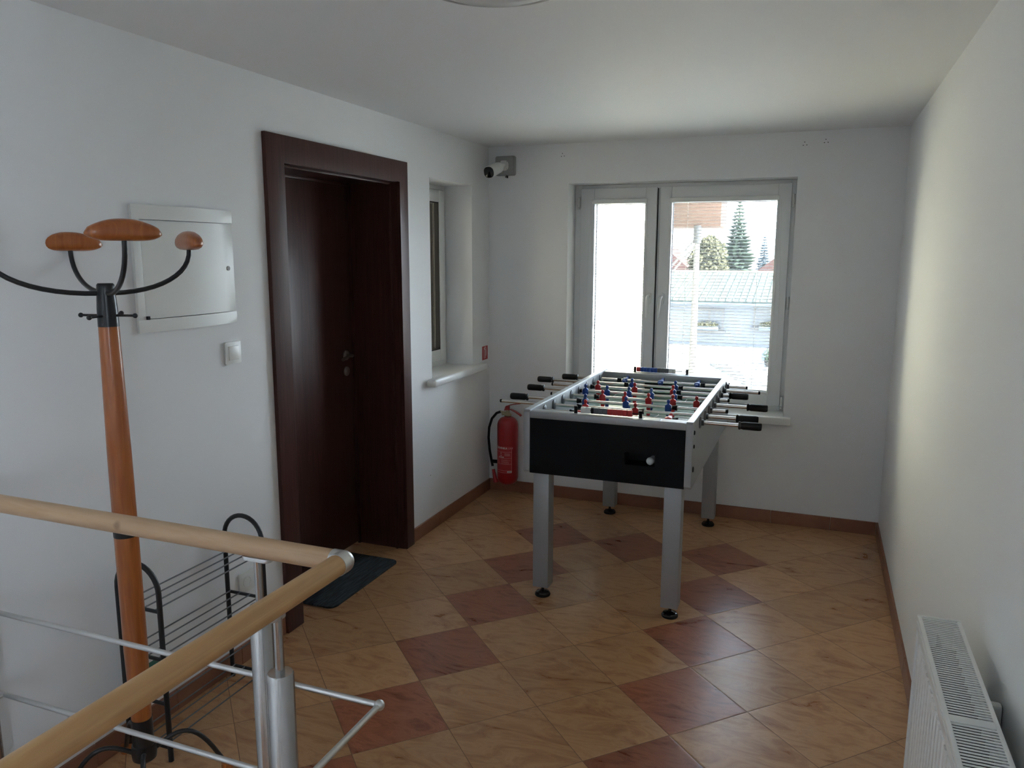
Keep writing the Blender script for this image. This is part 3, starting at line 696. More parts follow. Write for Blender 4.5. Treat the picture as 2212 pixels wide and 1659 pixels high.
# ------------------------------------------------------------------ radiator
RXF, RXB, RY1, RY0, RZt, RZb = 2.298, 2.389, -2.790, -4.00, 0.755, 0.155
t = thing('radiator', 'white panel radiator with a slotted top grille on the right wall', 'radiator', (2.345, -3.4, RZb))
bm = BM(); n = int((RY1 - RY0 - .05) / 0.0333); prof = []
y = RY0 + .018; prof.append((RXF + .006, y))
for k in range(n):
    a = RY0 + .025 + k * .0333; prof += [(RXF + .006, a), (RXF, a + .006), (RXF, a + .021), (RXF + .006, a + .027)]
prof.append((RXF + .006, RY1 - .010))
pts = [(x, y_, RZb + .01) for x, y_ in prof] + [(RXF + .013, RY1 - .010, RZb + .01), (RXF + .013, RY0 + .018, RZb + .01)]
prism(bm, pts, (0, 0, RZt - .055 - RZb))
box(bm, RXF + .003, RXF + .014, RY0 + .012, RY1 - .006, RZt - .047, RZt - .012, 0.003)
box(bm, RXF + .003, RXF + .014, RY0 + .012, RY1 - .006, RZb, RZb + .012, 0.003)
box(bm, RXB - .014, RXB - .003, RY0 + .012, RY1 - .006, RZb, RZt - .015, 0.003)
obj('heating_panel', bm, 'rad', t)
bm = BM(); box(bm, RXF, RXB, RY0, RY0 + .006, RZb + .02, RZt - .002, 0.001); obj('side_cover', bm, 'rad', t)
bm = BM(); box(bm, RXF + .001, RXB, RY1 - .006, RY1, RZb + .02, RZt + .001, 0.001); obj('side_cover', bm, 'rad', t)
bm = BM()
box(bm, RXF, RXF + .009, RY0, RY1, RZt - .009, RZt, 0.0015); box(bm, RXF - .0015, RXF + .003, RY0 + .001, RY1 - .012, RZt - .020, RZt - .010, 0.001)
box(bm, RXB - .009, RXB, RY0, RY1, RZt - .012, RZt, 0.0015)
for yy in (RY0 + .0005, RY1 - .0095): box(bm, RXF + .008, RXB - .008, yy, yy + .009, RZt - .004, RZt)
gy = RY1 - .012; bars = (-3.235, -3.66)
while gy > RY0 + .02:
    if any(abs(gy - b) < .012 for b in bars): gy -= .0095; continue
    box(bm, RXF + .008, RXB - .008, gy - .0048, gy, RZt - .0020, RZt - .0008); gy -= .0095
for b in bars: box(bm, RXF + .008, RXB - .008, b - .011, b + .011, RZt - .003, RZt + .0006, 0.001)
obj('grille', bm, 'rad', t)
bm = BM(); 
for k in range(30): box(bm, RXF + .016, RXB - .016, RY0 + .03 + k * .038, RY0 + .031 + k * .038, RZb + .06, RZt - .04)
box(bm, RXF + .042, RXF + .046, RY0 + .02, RY1 - .02, RZb + .05, RZt - .035)
obj('convector_fins', bm, 'dark', t)  # fins coloured near black to stand for the shade inside the slots
for yy in (-3.045, -3.72):
    bm = BM(); box(bm, RXB - .002, W - .0005, yy - .011, yy + .011, 0.645, 0.700, 0.006); obj('wall_bracket', bm, 'boxw', t)
for zz in (0.19,):
    bm = BM(); tube(bm, [(RXF + .045, RY0 + .08, RZb + .01), (RXF + .045, RY0 + .08, 0.06), (RXF + .060, RY0 + .08, 0.0005)], 0.008, 12); obj('pipe', bm, 'rad', t)

# ------------------------------------------------------------------ shoe rack
NX0, NX1, NY, FY = 0.030, 0.200, -3.060, -2.580
t = thing('shoe_rack', 'small wire shoe rack with black hooped end frames against the left wall', 'shoe rack', (0.115, (NY + FY) / 2, 0))
def endframe(y):
    bm = BM(); r = (NX1 - NX0) / 2; cx = (NX0 + NX1) / 2; zt = 0.565
    pts = [(NX0, y, 0.0)] + [(NX0, y, z) for z in (0.2, 0.4, zt)] + [(cx - r * math.cos(PI * k / 16), y, zt + r * 1.02 * math.sin(PI * k / 16)) for k in range(1, 16)] + [(NX1, y, z) for z in (zt, 0.4, 0.2, 0.0)]
    tube(bm, pts, 0.0085, 12)
    for z in SHZ: tube(bm, [(NX0, y, z), (NX1, y, z)], 0.006, 10)
    return obj('end_frame', bm, 'blackm', t)
SHZ = (0.505, 0.345, 0.195, 0.045)
endframe(NY); endframe(FY)
for z in SHZ:
    bm = BM()
    for k in range(4):
        x = NX0 + .014 + (NX1 - NX0 - .034) * k / 3; tube(bm, [(x, NY, z + .004), (x, FY, z + .004)], 0.0026, 8)
    obj('wire_shelf', bm, 'rod_wire', t)
bm = BM(); box(bm, 0.045, 0.115, -3.035, -2.945, 0.2020, 0.236, 0.002); g = obj('carton', bm, 'dark')
tag(g, 'small green topped box on the shoe rack shelf', 'box')
bm = BM(); box(bm, 0.043, 0.117, -3.037, -2.943, 0.236, 0.262, 0.003); g2 = obj('lid', bm, 'green', g)

# ------------------------------------------------------------------ coat stand
CX, CY = 0.232, -3.187
t = thing('coat_stand', 'orange brown wooden coat stand with black arms and wooden hanger ends', 'coat stand', (CX, CY, 0))
bm = BM(); lathe(bm, (CX, CY, 0), [(0.0, 0.098), (0.026, 0.098), (0.034, 0.106), (0.036, 0.125), (0.033, 0.15), (0.030, 0.152), (0.030, 0.235), (0.0, 0.235)], 32); obj('base_hub', bm, 'black', t)
bm = BM(); lathe(bm, (CX, CY, 0), [(0.0, 0.20), (0.0275, 0.20), (0.0325, 0.45), (0.0325, 0.806), (0.0, 0.806)], 36); obj('lower_pole', bm, 'cherry', t)
bm = BM(); lathe(bm, (CX, CY, 0), [(0.0, 0.804), (0.0335, 0.804), (0.0335, 0.828), (0.0, 0.828)], 36); obj('joint_ring', bm, 'black', t)
bm = BM(); lathe(bm, (CX, CY, 0), [(0.0, 0.826), (0.0325, 0.826), (0.0315, 1.05), (0.0285, 1.25), (0.0262, 1.405), (0.0, 1.405)], 36); obj('upper_pole', bm, 'cherry', t)
bm = BM(); lathe(bm, (CX, CY, 0), [(0.0, 1.402), (0.0270, 1.402), (0.0262, 1.45), (0.0225, 1.508), (0.0220, 1.515), (0.019, 1.519), (0.0, 1.519)], 36); obj('top_cap', bm, 'black', t)
def az(a): return Vector((math.cos(math.radians(a)), math.sin(math.radians(a)), 0))
dirs = [az(61), az(159), az(241), az(331)]
Rr = [0.226, 0.240, 0.275, 0.236]
Zr = [-0.016, -0.019, -0.012, 0.005]
C0 = Vector((CX, CY, 0))
for d, R2, ZD in zip(dirs, Rr, Zr):
    bm = BM(); pts = []
    for k in range(13):
        a = PI / 2 * k / 12
        pts.append(C0 + d * (0.014 + (R2 - 0.014) * math.sin(a) ** 0.95) + Vector((0, 0, 1.492 + (0.137 + ZD) * (1 - math.cos(a) ** 0.9 if k < 12 else 1))))
    tube(bm, pts, 0.0066, 12); arm = obj('arm', bm, 'black', t)
    # hanger pad: flat bottom, domed top, lying across the arm direction
    bm = BM(); s_ = Vector((-d.y, d.x, 0)); tipc = C0 + d * R2 + Vector((0, 0, 1.624 + ZD)); n = 20; L2 = 0.088; rings = []
    for k in range(n + 1):
        q = -1 + 2 * k / n; hgt = 0.048 * (max(0.0, 1 - abs(q) ** 2.3)) ** 0.62 + 0.006; th = 0.019 * (max(0.0, 1 - abs(q) ** 4)) ** 0.5 + 0.003
        c = tipc + s_ * (L2 * q); ring = []
        for j in range(16):
            a = 2 * PI * j / 16; cc_, ss_ = math.cos(a), math.sin(a)
            ring.append(bm.verts.new(c + d * (th * math.copysign(abs(cc_) ** .8, cc_)) + Vector((0, 0, hgt / 2 + hgt / 2 * math.copysign(abs(ss_) ** .8, ss_) + 0.014 * abs(q) ** 5))))
        rings.append(ring)
    for a_, b_ in zip(rings, rings[1:]):
        for j in range(16): bm.faces.new((a_[j], a_[(j + 1) % 16], b_[(j + 1) % 16], b_[j]))
    bm.faces.new(rings[0][::-1]); bm.faces.new(rings[-1])
    obj('hanger_end', bm, 'cherry', arm, smooth=60)
    # small peg
    e = az(math.degrees(math.atan2(d.y, d.x)) - 46)
    bm = BM(); tube(bm, [C0 + e * 0.02 + Vector((0, 0, 1.432)), C0 + e * 0.076 + Vector((0, 0, 1.432))], 0.0034, 8); sphere(bm, C0 + e * 0.079 + Vector((0, 0, 1.432)), 0.0068, seg=12, rings=8)
    obj('peg', bm, 'black', t)
legd = [az(a) for a in (46, 152, 226, 316)]
for d in legd:
    bm = BM(); pts = []
    for k in range(15):
        u_ = k / 14
        pts.append(C0 + d * (0.025 + 0.205 * u_ ** 0.9) + Vector((0, 0, 0.125 + 0.055 * math.sin(PI * 0.9 * min(1.0, u_ * 1.1)) - 0.125 * u_ ** 2.2)))
    tube(bm, pts, 0.0070, 12); lg = obj('leg', bm, 'black', t)
    e = pts[-1]
    bm = BM(); lathe(bm, (e.x, e.y, 0), [(0.0, 0.0005), (0.016, 0.0005), (0.019, 0.008), (0.018, 0.022), (0.010, 0.022), (0.0, 0.038)], 20); obj('foot', bm, 'cherry', lg)

# ------------------------------------------------------------------ stair railing
HZ, RYA, RXA = 1.000, -3.525, 1.190
t = thing('stair_railing', 'steel post stair railing with round beech handrail in the foreground', 'railing', (RXA, RYA, 0))
bm = BM(); tube(bm, [(0.002, RYA, HZ), (0.3, RYA, HZ), (0.6, RYA, HZ), (0.9, RYA, HZ), (RXA - .012, RYA, HZ)], 0.0215, 32); obj('handrail', bm, 'beech_x', t)
bm = BM(); tube(bm, [(RXA, RYA - .016, HZ), (RXA, -4.2, HZ), (RXA, -5.0, HZ), (RXA, -6.3, HZ)], 0.0215, 32); obj('handrail', bm, 'beech_y', t)
bm = BM(); sphere(bm, (RXA, RYA, HZ), 0.0228, seg=32, rings=20); tube(bm, [(RXA - .022, RYA, HZ), (RXA, RYA, HZ)], 0.0226, 32); tube(bm, [(RXA, RYA - .022, HZ), (RXA, RYA, HZ)], 0.0226, 32); obj('corner_elbow', bm, 'satin', t)
PD = 0.0235
BZ = (0.675, 0.440, 0.205); OFF = 0.046
posts = [(0.982, RYA, 'x'), (0.08, RYA, 'x'), (RXA, -3.727, 'y'), (RXA, -4.85, 'y'), (RXA, -6.1, 'y')]
for px, py, ax in posts:
    bm = BM(); lathe(bm, (px, py, 0), [(0.0, 0.006), (PD, 0.006), (PD, 0.869), (PD - .002, 0.872), (0.0, 0.872)], 40); p = obj('post', bm, 'steel', t)
    bm = BM(); lathe(bm, (px, py, 0), [(0.045, 0.0), (0.045, 0.007), (0.0, 0.007)], 32); obj('base_flange', bm, 'steel', p)
    bm = BM(); cyl(bm, (px, py, 0.87), (px, py, 0.976), 0.0082, seg=20); obj('support_pin', bm, 'steel', p)
    bm = BM(); prism(bm, [(a, b, 0.972) for a, b in (rrect(px, py, 0.070, 0.024, 0.010) if ax == 'x' else rrect(px, py, 0.016, 0.034, 0.007))], (0, 0, 0.008), 0.001); obj('handrail_saddle', bm, 'satin', p)
    for z in BZ:
        bm = BM()
        if ax == 'x': cyl(bm, (px, py + PD - .004, z), (px, py + OFF, z), 0.0055, seg=12)
        else: cyl(bm, (px + PD - .004, py, z), (px + OFF, py, z), 0.0055, seg=12)
        obj('bar_holder', bm, 'satin', p)
for z in BZ:
    bm = BM(); tube(bm, [(0.002, RYA + OFF, z), (RXA + OFF, RYA + OFF, z)], 0.0065, 16); obj('crossbar', bm, 'satin', t)
    bm = BM(); tube(bm, [(RXA + OFF, RYA + OFF, z), (RXA + OFF, -6.3, z)], 0.0065, 16); obj('crossbar', bm, 'satin', t)
    bm = BM(); sphere(bm, (RXA + OFF, RYA + OFF, z), 0.0115, seg=20, rings=14); obj('corner_knob', bm, 'satin', t)

# ------------------------------------------------------------------ foosball table
FX0, FX1, FY0, FY1, FZ0, FZ1 = 0.820, 1.578, -1.522, -0.128, 0.612, 0.898
t = thing('foosball_table', 'silver and black foosball table in front of the window', 'foosball table', ((FX0 + FX1) / 2, (FY0 + FY1) / 2, 0))
# side panels with a grooved trim edge and clipped lower rear corner
for xa, xb in ((FX0, FX0 + .030), (FX1 - .030, FX1)):
    bm = BM()
    pts = [(xa, FY0 - .004, FZ0 + .012), (xa, FY0 + .008, FZ0), (xa, FY1 - .012, FZ0), (xa, FY1 + .004, FZ0 + .012), (xa, FY1 + .004, FZ1 - .004), (xa, FY1 - .006, FZ1 + .006), (xa, FY0 + .006, FZ1 + .006), (xa, FY0 - .004, FZ1 - .004)]
    prism(bm, pts, (xb - xa, 0, 0), 0.0025); obj('side_panel', bm, 'alu', t)
    bm = BM(); prism(bm, [(xa + .003, FY0 + .001, FZ1 + .0062), (xb - .003, FY0 + .001, FZ1 + .0062), (xb - .003, FY1 - .001, FZ1 + .0062), (xa + .003, FY1 - .001, FZ1 + .0062)], (0, 0, .0012)); obj('top_trim', bm, 'alul', t)
IX0, IX1 = FX0 + .030, FX1 - .030
# front end: black panel with a ball slot (built as four strips round the opening) and silver band
SX0, SX1, SZa, SZb = 1.289, 1.421, 0.696, 0.750
bm = BM(); ya, yb2 = FY0, FY0 + .020
for a, b, c, d in ((IX0, SX0, FZ0, .868), (SX1, IX1, FZ0, .868), (SX0, SX1, FZ0, SZa), (SX0, SX1, SZb, .868)): box(bm, a, b, ya, yb2, c, d)
obj('front_panel', bm, 'panel', t, smooth=0)
bm = BM(); box(bm, SX0 - .002, SX1 + .002, FY0 + .018, FY0 + .095, SZa - .006, SZa); box(bm, SX0 - .002, SX1 + .002, FY0 + .09, FY0 + .095, SZa, SZb + .01); box(bm, SX0 - .006, SX0, FY0 + .018, FY0 + .095, SZa, SZb); box(bm, SX1, SX1 + .006, FY0 + .018, FY0 + .095, SZa, SZb); box(bm, SX0, SX1, FY0 + .018, FY0 + .095, SZb, SZb + .006)
obj('ball_return', bm, 'panel', t, smooth=0)
bm = BM(); box(bm, IX0, IX1, FY0 - .0005, FY0 + .066, .868, FZ1, 0.002); obj('end_rail', bm, 'alu', t)
bm = BM(); box(bm, IX0, IX1, FY1 - .10, FY1 + .0005, .868, FZ1, 0.002); obj('end_rail', bm, 'alu', t)
bm = BM(); box(bm, IX0, IX1, FY1 - .020, FY1, FZ0, .868); obj('rear_panel', bm, 'panel', t)
for yy in (FY0 + .056, FY1 - .10):       # inner end walls with a goal mouth
    bm = BM(); gx0, gx1 = 1.199 - .10, 1.199 + .10
    box(bm, IX0, gx0, yy, yy + .010, .775, .868); box(bm, gx1, IX1, yy, yy + .010, .775, .868); box(bm, gx0, gx1, yy, yy + .010, .850, .868); obj('goal_wall', bm, 'alu', t)
bm = BM(); box(bm, IX0, IX1, FY0 + .02, FY1 - .02, .768, .778); obj('playfield', bm, 'field', t)
bm = BM(); zl = .7784
def ln(bm, a, b, c, d): box(bm, a, b, c, d, zl, zl + .0004)
ln(bm, IX0, IX1, -.828, -.822)
for s_ in (-1, 1):
    yb3 = -.825 + s_ * .62; 
    for hw, dp in ((.17, .19), (.25, .30)):
        a, b = sorted((yb3, yb3 - s_ * dp)); ln(bm, 1.199 - hw, 1.199 - hw + .005, a, b); ln(bm, 1.199 + hw - .005, 1.199 + hw, a, b); e = yb3 - s_ * dp; ln(bm, 1.199 - hw, 1.199 + hw, e - .0025, e + .0025)
N = 40
for k in range(N):
    a, b = 2 * PI * k / N, 2 * PI * (k + 1) / N; r0, r1 = .098, .103
    vv = [bm.verts.new((1.199 + r * math.cos(q), -.825 + r * math.sin(q), zl + .0003)) for r, q in ((r0, a), (r1, a), (r1, b), (r0, b))]; bm.faces.new(vv)
obj('field_lines', bm, 'line', t, smooth=0)
# legs
for lx, ly in ((0.898, -1.462), (1.500, -1.462), (0.898, -0.188), (1.500, -0.188)):
    bm = BM(); h = .038; box(bm, lx - h, lx + h, ly - h, ly + h, 0.052, 0.70, 0.003); lg = obj('leg', bm, 'alu', t)
    bm = BM(); cyl(bm, (lx, ly, 0.022), (lx, ly, 0.056), 0.007, seg=14); lathe(bm, (lx, ly, 0), [(0.034, 0.004), (0.034, 0.014), (0.030, 0.019), (0.018, 0.022), (0.012, 0.026), (0.0, 0.026)], 32); ft = obj('levelling_foot', bm, 'lens', lg)
    bm = BM(); lathe(bm, (lx, ly, 0), [(0.0, 0.0), (0.0345, 0.0), (0.0365, 0.003), (0.0365, 0.009), (0.0345, 0.0115), (0.033, 0.0115)], 32); obj('rubber_ring', bm, 'rubber', ft)
# bolts
for bx, sgn in ((FX1, 1), (FX0, -1)):
    for yy in (FY0 + .030, FY1 - .030):
        for bz, br_ in ((.855, .0095), (.795, .0085), (.695, .0125)):
            bm = BM(); lathe(bm, (bx, yy, bz), [(br_, 0), (br_, .003), (br_ * .7, .005), (0, .005)], 18, (sgn, 0, 0)); obj('bolt', bm, 'rubber', t)
for bx, bz in ((.885, .70), (.885, .655), (1.515, .655), (1.515, .70)):
    bm = BM(); lathe(bm, (bx, FY0, bz), [(.007, 0), (.007, .001), (.004, .002), (0, .002)], 14, (0, -1, 0)); obj('bolt', bm, 'panel', t)

# players
def loft(bm, secs, cx, cy, cz, rot=0.0, n=12):
    rings = []
    for z, wx, wy in secs:
        ring = []
        for k in range(n):
            a = 2 * PI * k / n; c_, s_ = math.cos(a), math.sin(a)
            x = wx * math.copysign(abs(c_) ** .7, c_); y_ = wy * math.copysign(abs(s_) ** .7, s_)
            yy, zz = y_ * math.cos(rot) - z * math.sin(rot), y_ * math.sin(rot) + z * math.cos(rot)
            ring.append(bm.verts.new((cx + x, cy + yy, cz + zz)))
        rings.append(ring)
    for a_, b_ in zip(rings, rings[1:]):
        for k in range(n): bm.faces.new((a_[k], a_[(k + 1) % n], b_[(k + 1) % n], b_[k]))
    bm.faces.new(rings[0][::-1]); bm.faces.new(rings[-1])
SEC = [(-.078, .009, .013), (-.066, .0095, .014), (-.060, .008, .009), (-.040, .0105, .008), (-.022, .0125, .010), (-.015, .0165, .0125), (.000, .0170, .0130), (.007, .0170, .0125), (.012, .0130, .010), (.0165, .0052, .0055), (.0200, .0046, .0050), (.0225, .0072, .0072), (.0275, .0084, .0084), (.0335, .0078, .0078), (.0375, .0045, .0045), (.0390, .001, .001)]
RZ = .866
rods = [ # y, x-left end, x-right end, grip side, colour, players, bumpers, tilt
 (-1.324, .770, 1.836, 'R', 'redp', (1.020, 1.229, 1.438), (.990, 1.468), 1.62),
 (-1.179, .568, 1.812, 'R', 'redp', (1.012, 1.256), (.982, 1.284), 0.05),
 (-1.034, .568, 1.662, 'L', 'bluep', (.969, 1.177, 1.386), (.939, 1.416), 0.0),
 (-.889, .740, 1.834, 'R', 'redp', (1.020, 1.139, 1.260, 1.383, 1.500), (.990, 1.528), 0.08),
 (-.744, .556, 1.640, 'L', 'bluep', (.886, 1.006, 1.125, 1.244, 1.365), (.856, 1.394), 0.0),
 (-.599, .648, 1.720, 'R', 'redp', (.917, 1.124, 1.333), (.887, 1.363), 0.06),
 (-.454, .513, 1.769, 'L', 'bluep', (1.076, 1.321), (1.046, 1.350), 0.0),
 (-.309, .619, 1.692, 'L', 'bluep', (1.002, 1.211, 1.419), (.970, 1.450), 1.62)]
for y_, xl, xr, side, colr, pls, bmps, tilt in rods:
    bm = BM(); cyl(bm, (xl, y_, RZ), (xr, y_, RZ), .0078, seg=20); rod = obj('rod', bm, 'chrome', t)
    for px in pls:
        bm = BM(); loft(bm, SEC, px, y_, RZ, tilt); obj('player_figure', bm, colr, rod, smooth=50)
    for i, bx in enumerate(bmps):
        s_ = -1 if i == 0 else 1
        bm = BM(); lathe(bm, (bx - s_ * .011, y_, RZ), [(.010, 0), (.0105, .010), (.0135, .020), (.0135, .024), (0, .024)], 18, (s_, 0, 0)); obj('bumper', bm, 'rubber', rod)
    for fx, s_ in ((FX0, -1), (FX1, 1)):
        bm = BM(); lathe(bm, (fx, y_, RZ), [(.0, -.001), (.027, -.001), (.027, .003), (.021, .006), (.014, .008), (.013, .018), (.0, .018)], 24, (s_, 0, 0)); obj('bearing', bm, 'bearing', t)
        bm = BM(); lathe(bm, (fx - s_ * .030, y_, RZ), [(.0, -.001), (.026, -.001), (.026, .004), (.020, .007), (.0, .007)], 24, (-s_, 0, 0)); obj('bearing', bm, 'bearing', t)
    if side == 'R': ge, s_ = xr, -1
    else: ge, s_ = xl, 1
    bm = BM(); prof = [(.0, -.003), (.0135, -.003), (.0165, .001), (.0175, .010), (.0172, .045), (.0172, .074), (.0150, .080), (.0150, .083), (.0180, .087), (.0180, .092), (.012, .094), (.0, .094)]
    lathe(bm, (ge, y_, RZ), prof, 24, (s_, 0, 0)); obj('grip', bm, 'rubber', rod)
    oe, s2 = (xl, -1) if side == 'R' else (xr, 1)
    bm = BM(); lathe(bm, (oe - s2 * .006, y_, RZ), [(.0088, 0), (.0088, .008), (.007, .010), (0, .010)], 16, (s2, 0, 0)); obj('end_cap', bm, 'rubber', rod)

# score counters
def counter(y_, x0, x1, beads, zb, posts_z):
    bm = BM(); cyl(bm, (x0, y_, zb), (x1, y_, zb), .0024, seg=8); c = obj('score_counter', bm, 'rubber', t)
    for px in (x0, x1):
        bm = BM(); lathe(bm, (px, y_, FZ1 - .001), [(.0085, 0), (.0075, .006), (.0078, posts_z - .004), (.0085, posts_z), (0, posts_z)], 16); obj('counter_post', bm, 'rubber', c)
    for a, b, cl in beads:
        bm = BM(); prism(bm, [(a + .0005, y_ + u_, zb + w_) for u_, w_ in rrect(0, 0, .022, .027, .006, 3)], (b - a - .001, 0, 0), 0.0015); obj('bead', bm, cl, c)
beads = [(1.078, 1.0995, 'whitep'), (1.0995, 1.121, 'whitep'), (1.124, 1.137, 'rubber')] + [(1.137 + .0205 * k, 1.1575 + .0205 * k, 'greyp') for k in range(3)] + [(1.1985 + .0222 * k, 1.2207 + .0222 * k, 'redp') for k in range(5)]
counter(FY0 + .042, 1.053, 1.345, beads, FZ1 + .0165, .033)
beads = [(1.036, 1.060, 'redp')] + [(1.060 + .0205 * k, 1.0805 + .0205 * k, 'bluep') for k in range(5)] + [(1.1625 + .022 * k, 1.1845 + .022 * k, 'greyp') for k in range(3)] + [(1.229 + .0215 * k, 1.2505 + .0215 * k, 'whitep') for k in range(2)]
counter(FY1 - .032, 1.026, 1.337, beads, FZ1 + .0160, .031)
bm = BM(); box(bm, 1.362, 1.432, FY0 + .004, FY0 + .060, FZ1 + .0005, FZ1 + .0015); obj('white_patch', bm, 'whitep', t)  # thin white rectangles lying on the front end rail
bm = BM(); box(bm, 1.440, 1.540, FY0 + .004, FY0 + .060, FZ1 + .0005, FZ1 + .0012); obj('white_patch', bm, 'whitep', t)

# balls in the return slot
bm = BM(); sphere(bm, (1.396, FY0 + .030, SZa + .0172), .017, seg=28, rings=18); b1 = tag(obj('foosball', bm, 'ball', smooth=60), 'white ball lying at the mouth of the ball return slot', 'ball')
bm = BM(); sphere(bm, (1.4035, FY0 + .064, SZa + .0172), .017, seg=28, rings=18); b2 = tag(obj('foosball', bm, 'ball', smooth=60), 'white ball mostly hidden deeper in the ball return slot', 'ball')

# ------------------------------------------------------------------ outside, beyond the window
GZ = -4.3
bm = BM(); box(bm, -90, 90, 0.4, 160, GZ - .2, GZ); structure('ground', bm, 'conc')
t = thing('neighbouring_wing', 'bright sunlit cream rendered wing wall filling the left window sash', 'building', (-2.3, 1.8, GZ))
bm = BM(); box(bm, -5.0, 0.33, 0.47, 3.42, GZ, 3.3); obj('wall', bm, 'render', t)
bm = BM(); box(bm, -5.2, 0.43, 0.39, 3.52, 3.3, 3.42); obj('roof', bm, 'rroof', t)
# house with a low green roof
t = thing('house', 'long white single storey house with a pale green corrugated roof beyond the yard', 'house', (-3, 52, GZ))
HYf = 47.0
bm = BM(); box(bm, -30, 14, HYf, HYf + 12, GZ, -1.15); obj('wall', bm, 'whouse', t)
bm = BM(); prism(bm, [(-30.5, HYf - .7, -1.50), (-30.5, HYf - .7, -1.38), (-30.5, HYf + 6.8, 0.32), (-30.5, HYf + 13, -1.2), (-30.5, HYf + 13, -1.35)], (45, 0, 0)); rf = obj('roof', bm, 'croof', t)
bm = BM()
x = -30.4
while x < 14.4:
    prism(bm, [(x, HYf - .72, -1.36), (x + .07, HYf - .72, -1.30), (x + .14, HYf - .72, -1.36)], (0, 7.5, 1.70)); x += .42
obj('roof_ribs', bm, 'croof', rf, smooth=0)
bm = BM(); box(bm, -30.5, 14.5, HYf - .85, HYf - .70, -1.62, -1.48); obj('gutter', bm, 'trim', t)
bm = BM(); box(bm, -30.5, 14.5, HYf + 6.6, HYf + 7.0, .28, .40); obj('ridge_cap', bm, 'render', t)
for wx, wz, ww, hh in ((-4.5, -2.6, 1.7, 1.25), (-.55, -2.3, 2.3, 1.25), (3.8, -2.3, 1.7, 1.25), (-9.5, -2.6, 1.7, 1.2)):
    bm = BM(); box(bm, wx - ww / 2 - .08, wx + ww / 2 + .08, HYf - .05, HYf + .02, wz - hh / 2 - .08, wz + hh / 2 + .08)
    f = obj('window', bm, 'wpole', t)
    bm = BM()
    for s_ in (-1, 1): box(bm, wx + s_ * ww / 4 - ww / 4 + .06, wx + s_ * ww / 4 + ww / 4 - .06, HYf - .07, HYf - .045, wz - hh / 2 + .05, wz + hh / 2 - .05)
    obj('pane', bm, 'wglass', f)
    bm = BM(); box(bm, wx - ww / 2 - .2, wx + ww / 2 + .2, HYf - .30, HYf, wz - hh / 2 - .20, wz - hh / 2 - .08); obj('sill', bm, 'wpole', f)
def leafball(bm, c, r, n, s, rnd, sc=(1, 1, 1)):
    for _ in range(n):
        d = Vector((rnd.gauss(0, 1), rnd.gauss(0, 1), rnd.gauss(0, 1))).normalized() * (r * rnd.uniform(.5, 1))
        p = Vector(c) + Vector((d.x * sc[0], d.y * sc[1], d.z * sc[2])); a = Vector((rnd.gauss(0, 1), rnd.gauss(0, 1), rnd.gauss(0, 1))).normalized(); b = a.orthogonal().normalized()
        q = [bm.verts.new(p + a * s), bm.verts.new(p + b * s * .6), bm.verts.new(p - a * s * .7), bm.verts.new(p - b * s * .6)]
        bm.faces.new(q)
rn = random.Random(5)
for i, (wx, lab_) in enumerate(((-4.6, 'flower box with trailing green plants under the middle house window'), (-.6, 'flower box with green plants under the right house window'))):
    zb_ = -3.03 if i == 0 else -2.90
    bx_ = thing('flower_box', lab_, 'flower box', (wx, HYf - .57, zb_))
    bm = BM(); box(bm, wx - .75, wx + .75, HYf - .72, HYf - .43, zb_ - .22, zb_, .02); obj('planter', bm, 'trim', bx_)
    bm = BM(); leafball(bm, (wx, HYf - .57, zb_ + .12), .3, 260, .09, rn, (2.6, .6, .8)); obj('foliage', bm, 'olive', bx_)
# spruces
def spruce(x, y, z0, h, r, mt, label, name='spruce_tree', dens=1.0, rnd=None):
    t = thing(name, label, 'tree', (x, y, z0), 'trees behind the green roofed house')
    bm = BM(); cyl(bm, (x, y, z0), (x, y, z0 + h), h * .018 + .05, .02, 10); obj('trunk', bm, 'bark', t)
    bm = BM(); n = int(34 * dens)
    for k in range(n):
        f = k / n; zz = z0 + h * (.10 + .89 * f); rr = r * (1 - f) ** .85 + .12; nb = max(6, int(16 * (1 - f) + 6))
        for j in range(nb):
            a = 2 * PI * (j + rnd.random()) / nb; L = rr * rnd.uniform(.72, 1.12); d = Vector((math.cos(a), math.sin(a), 0)); s_ = Vector((-d.y, d.x, 0)); w = L * .17 + .08; c = Vector((x, y, zz))
            m_ = c + d * L * .55 + Vector((0, 0, -L * .14)); e = c + d * L + Vector((0, 0, -L * .20 + .05))
            q = [bm.verts.new(c + Vector((0, 0, .05))), bm.verts.new(m_ + s_ * w), bm.verts.new(e), bm.verts.new(m_ - s_ * w), bm.verts.new(m_ + Vector((0, 0, -w * .9)))]
            for tri in ((0, 1, 2), (0, 2, 3), (1, 4, 2), (4, 3, 2), (0, 4, 1), (0, 3, 4)): bm.faces.new([q[i] for i in tri])
    obj('foliage', bm, mt, t, smooth=0)
spruce(-4.9, 67.5, GZ, 10.8, 2.5, 'spruce', 'tall dark green spruce in the middle of the right window sash', rnd=rn)
spruce(-3.6, 82, GZ, 8.0, 1.5, 'bspruce', 'distant blue grey spruce to the right of the tall one', dens=.8, rnd=rn)
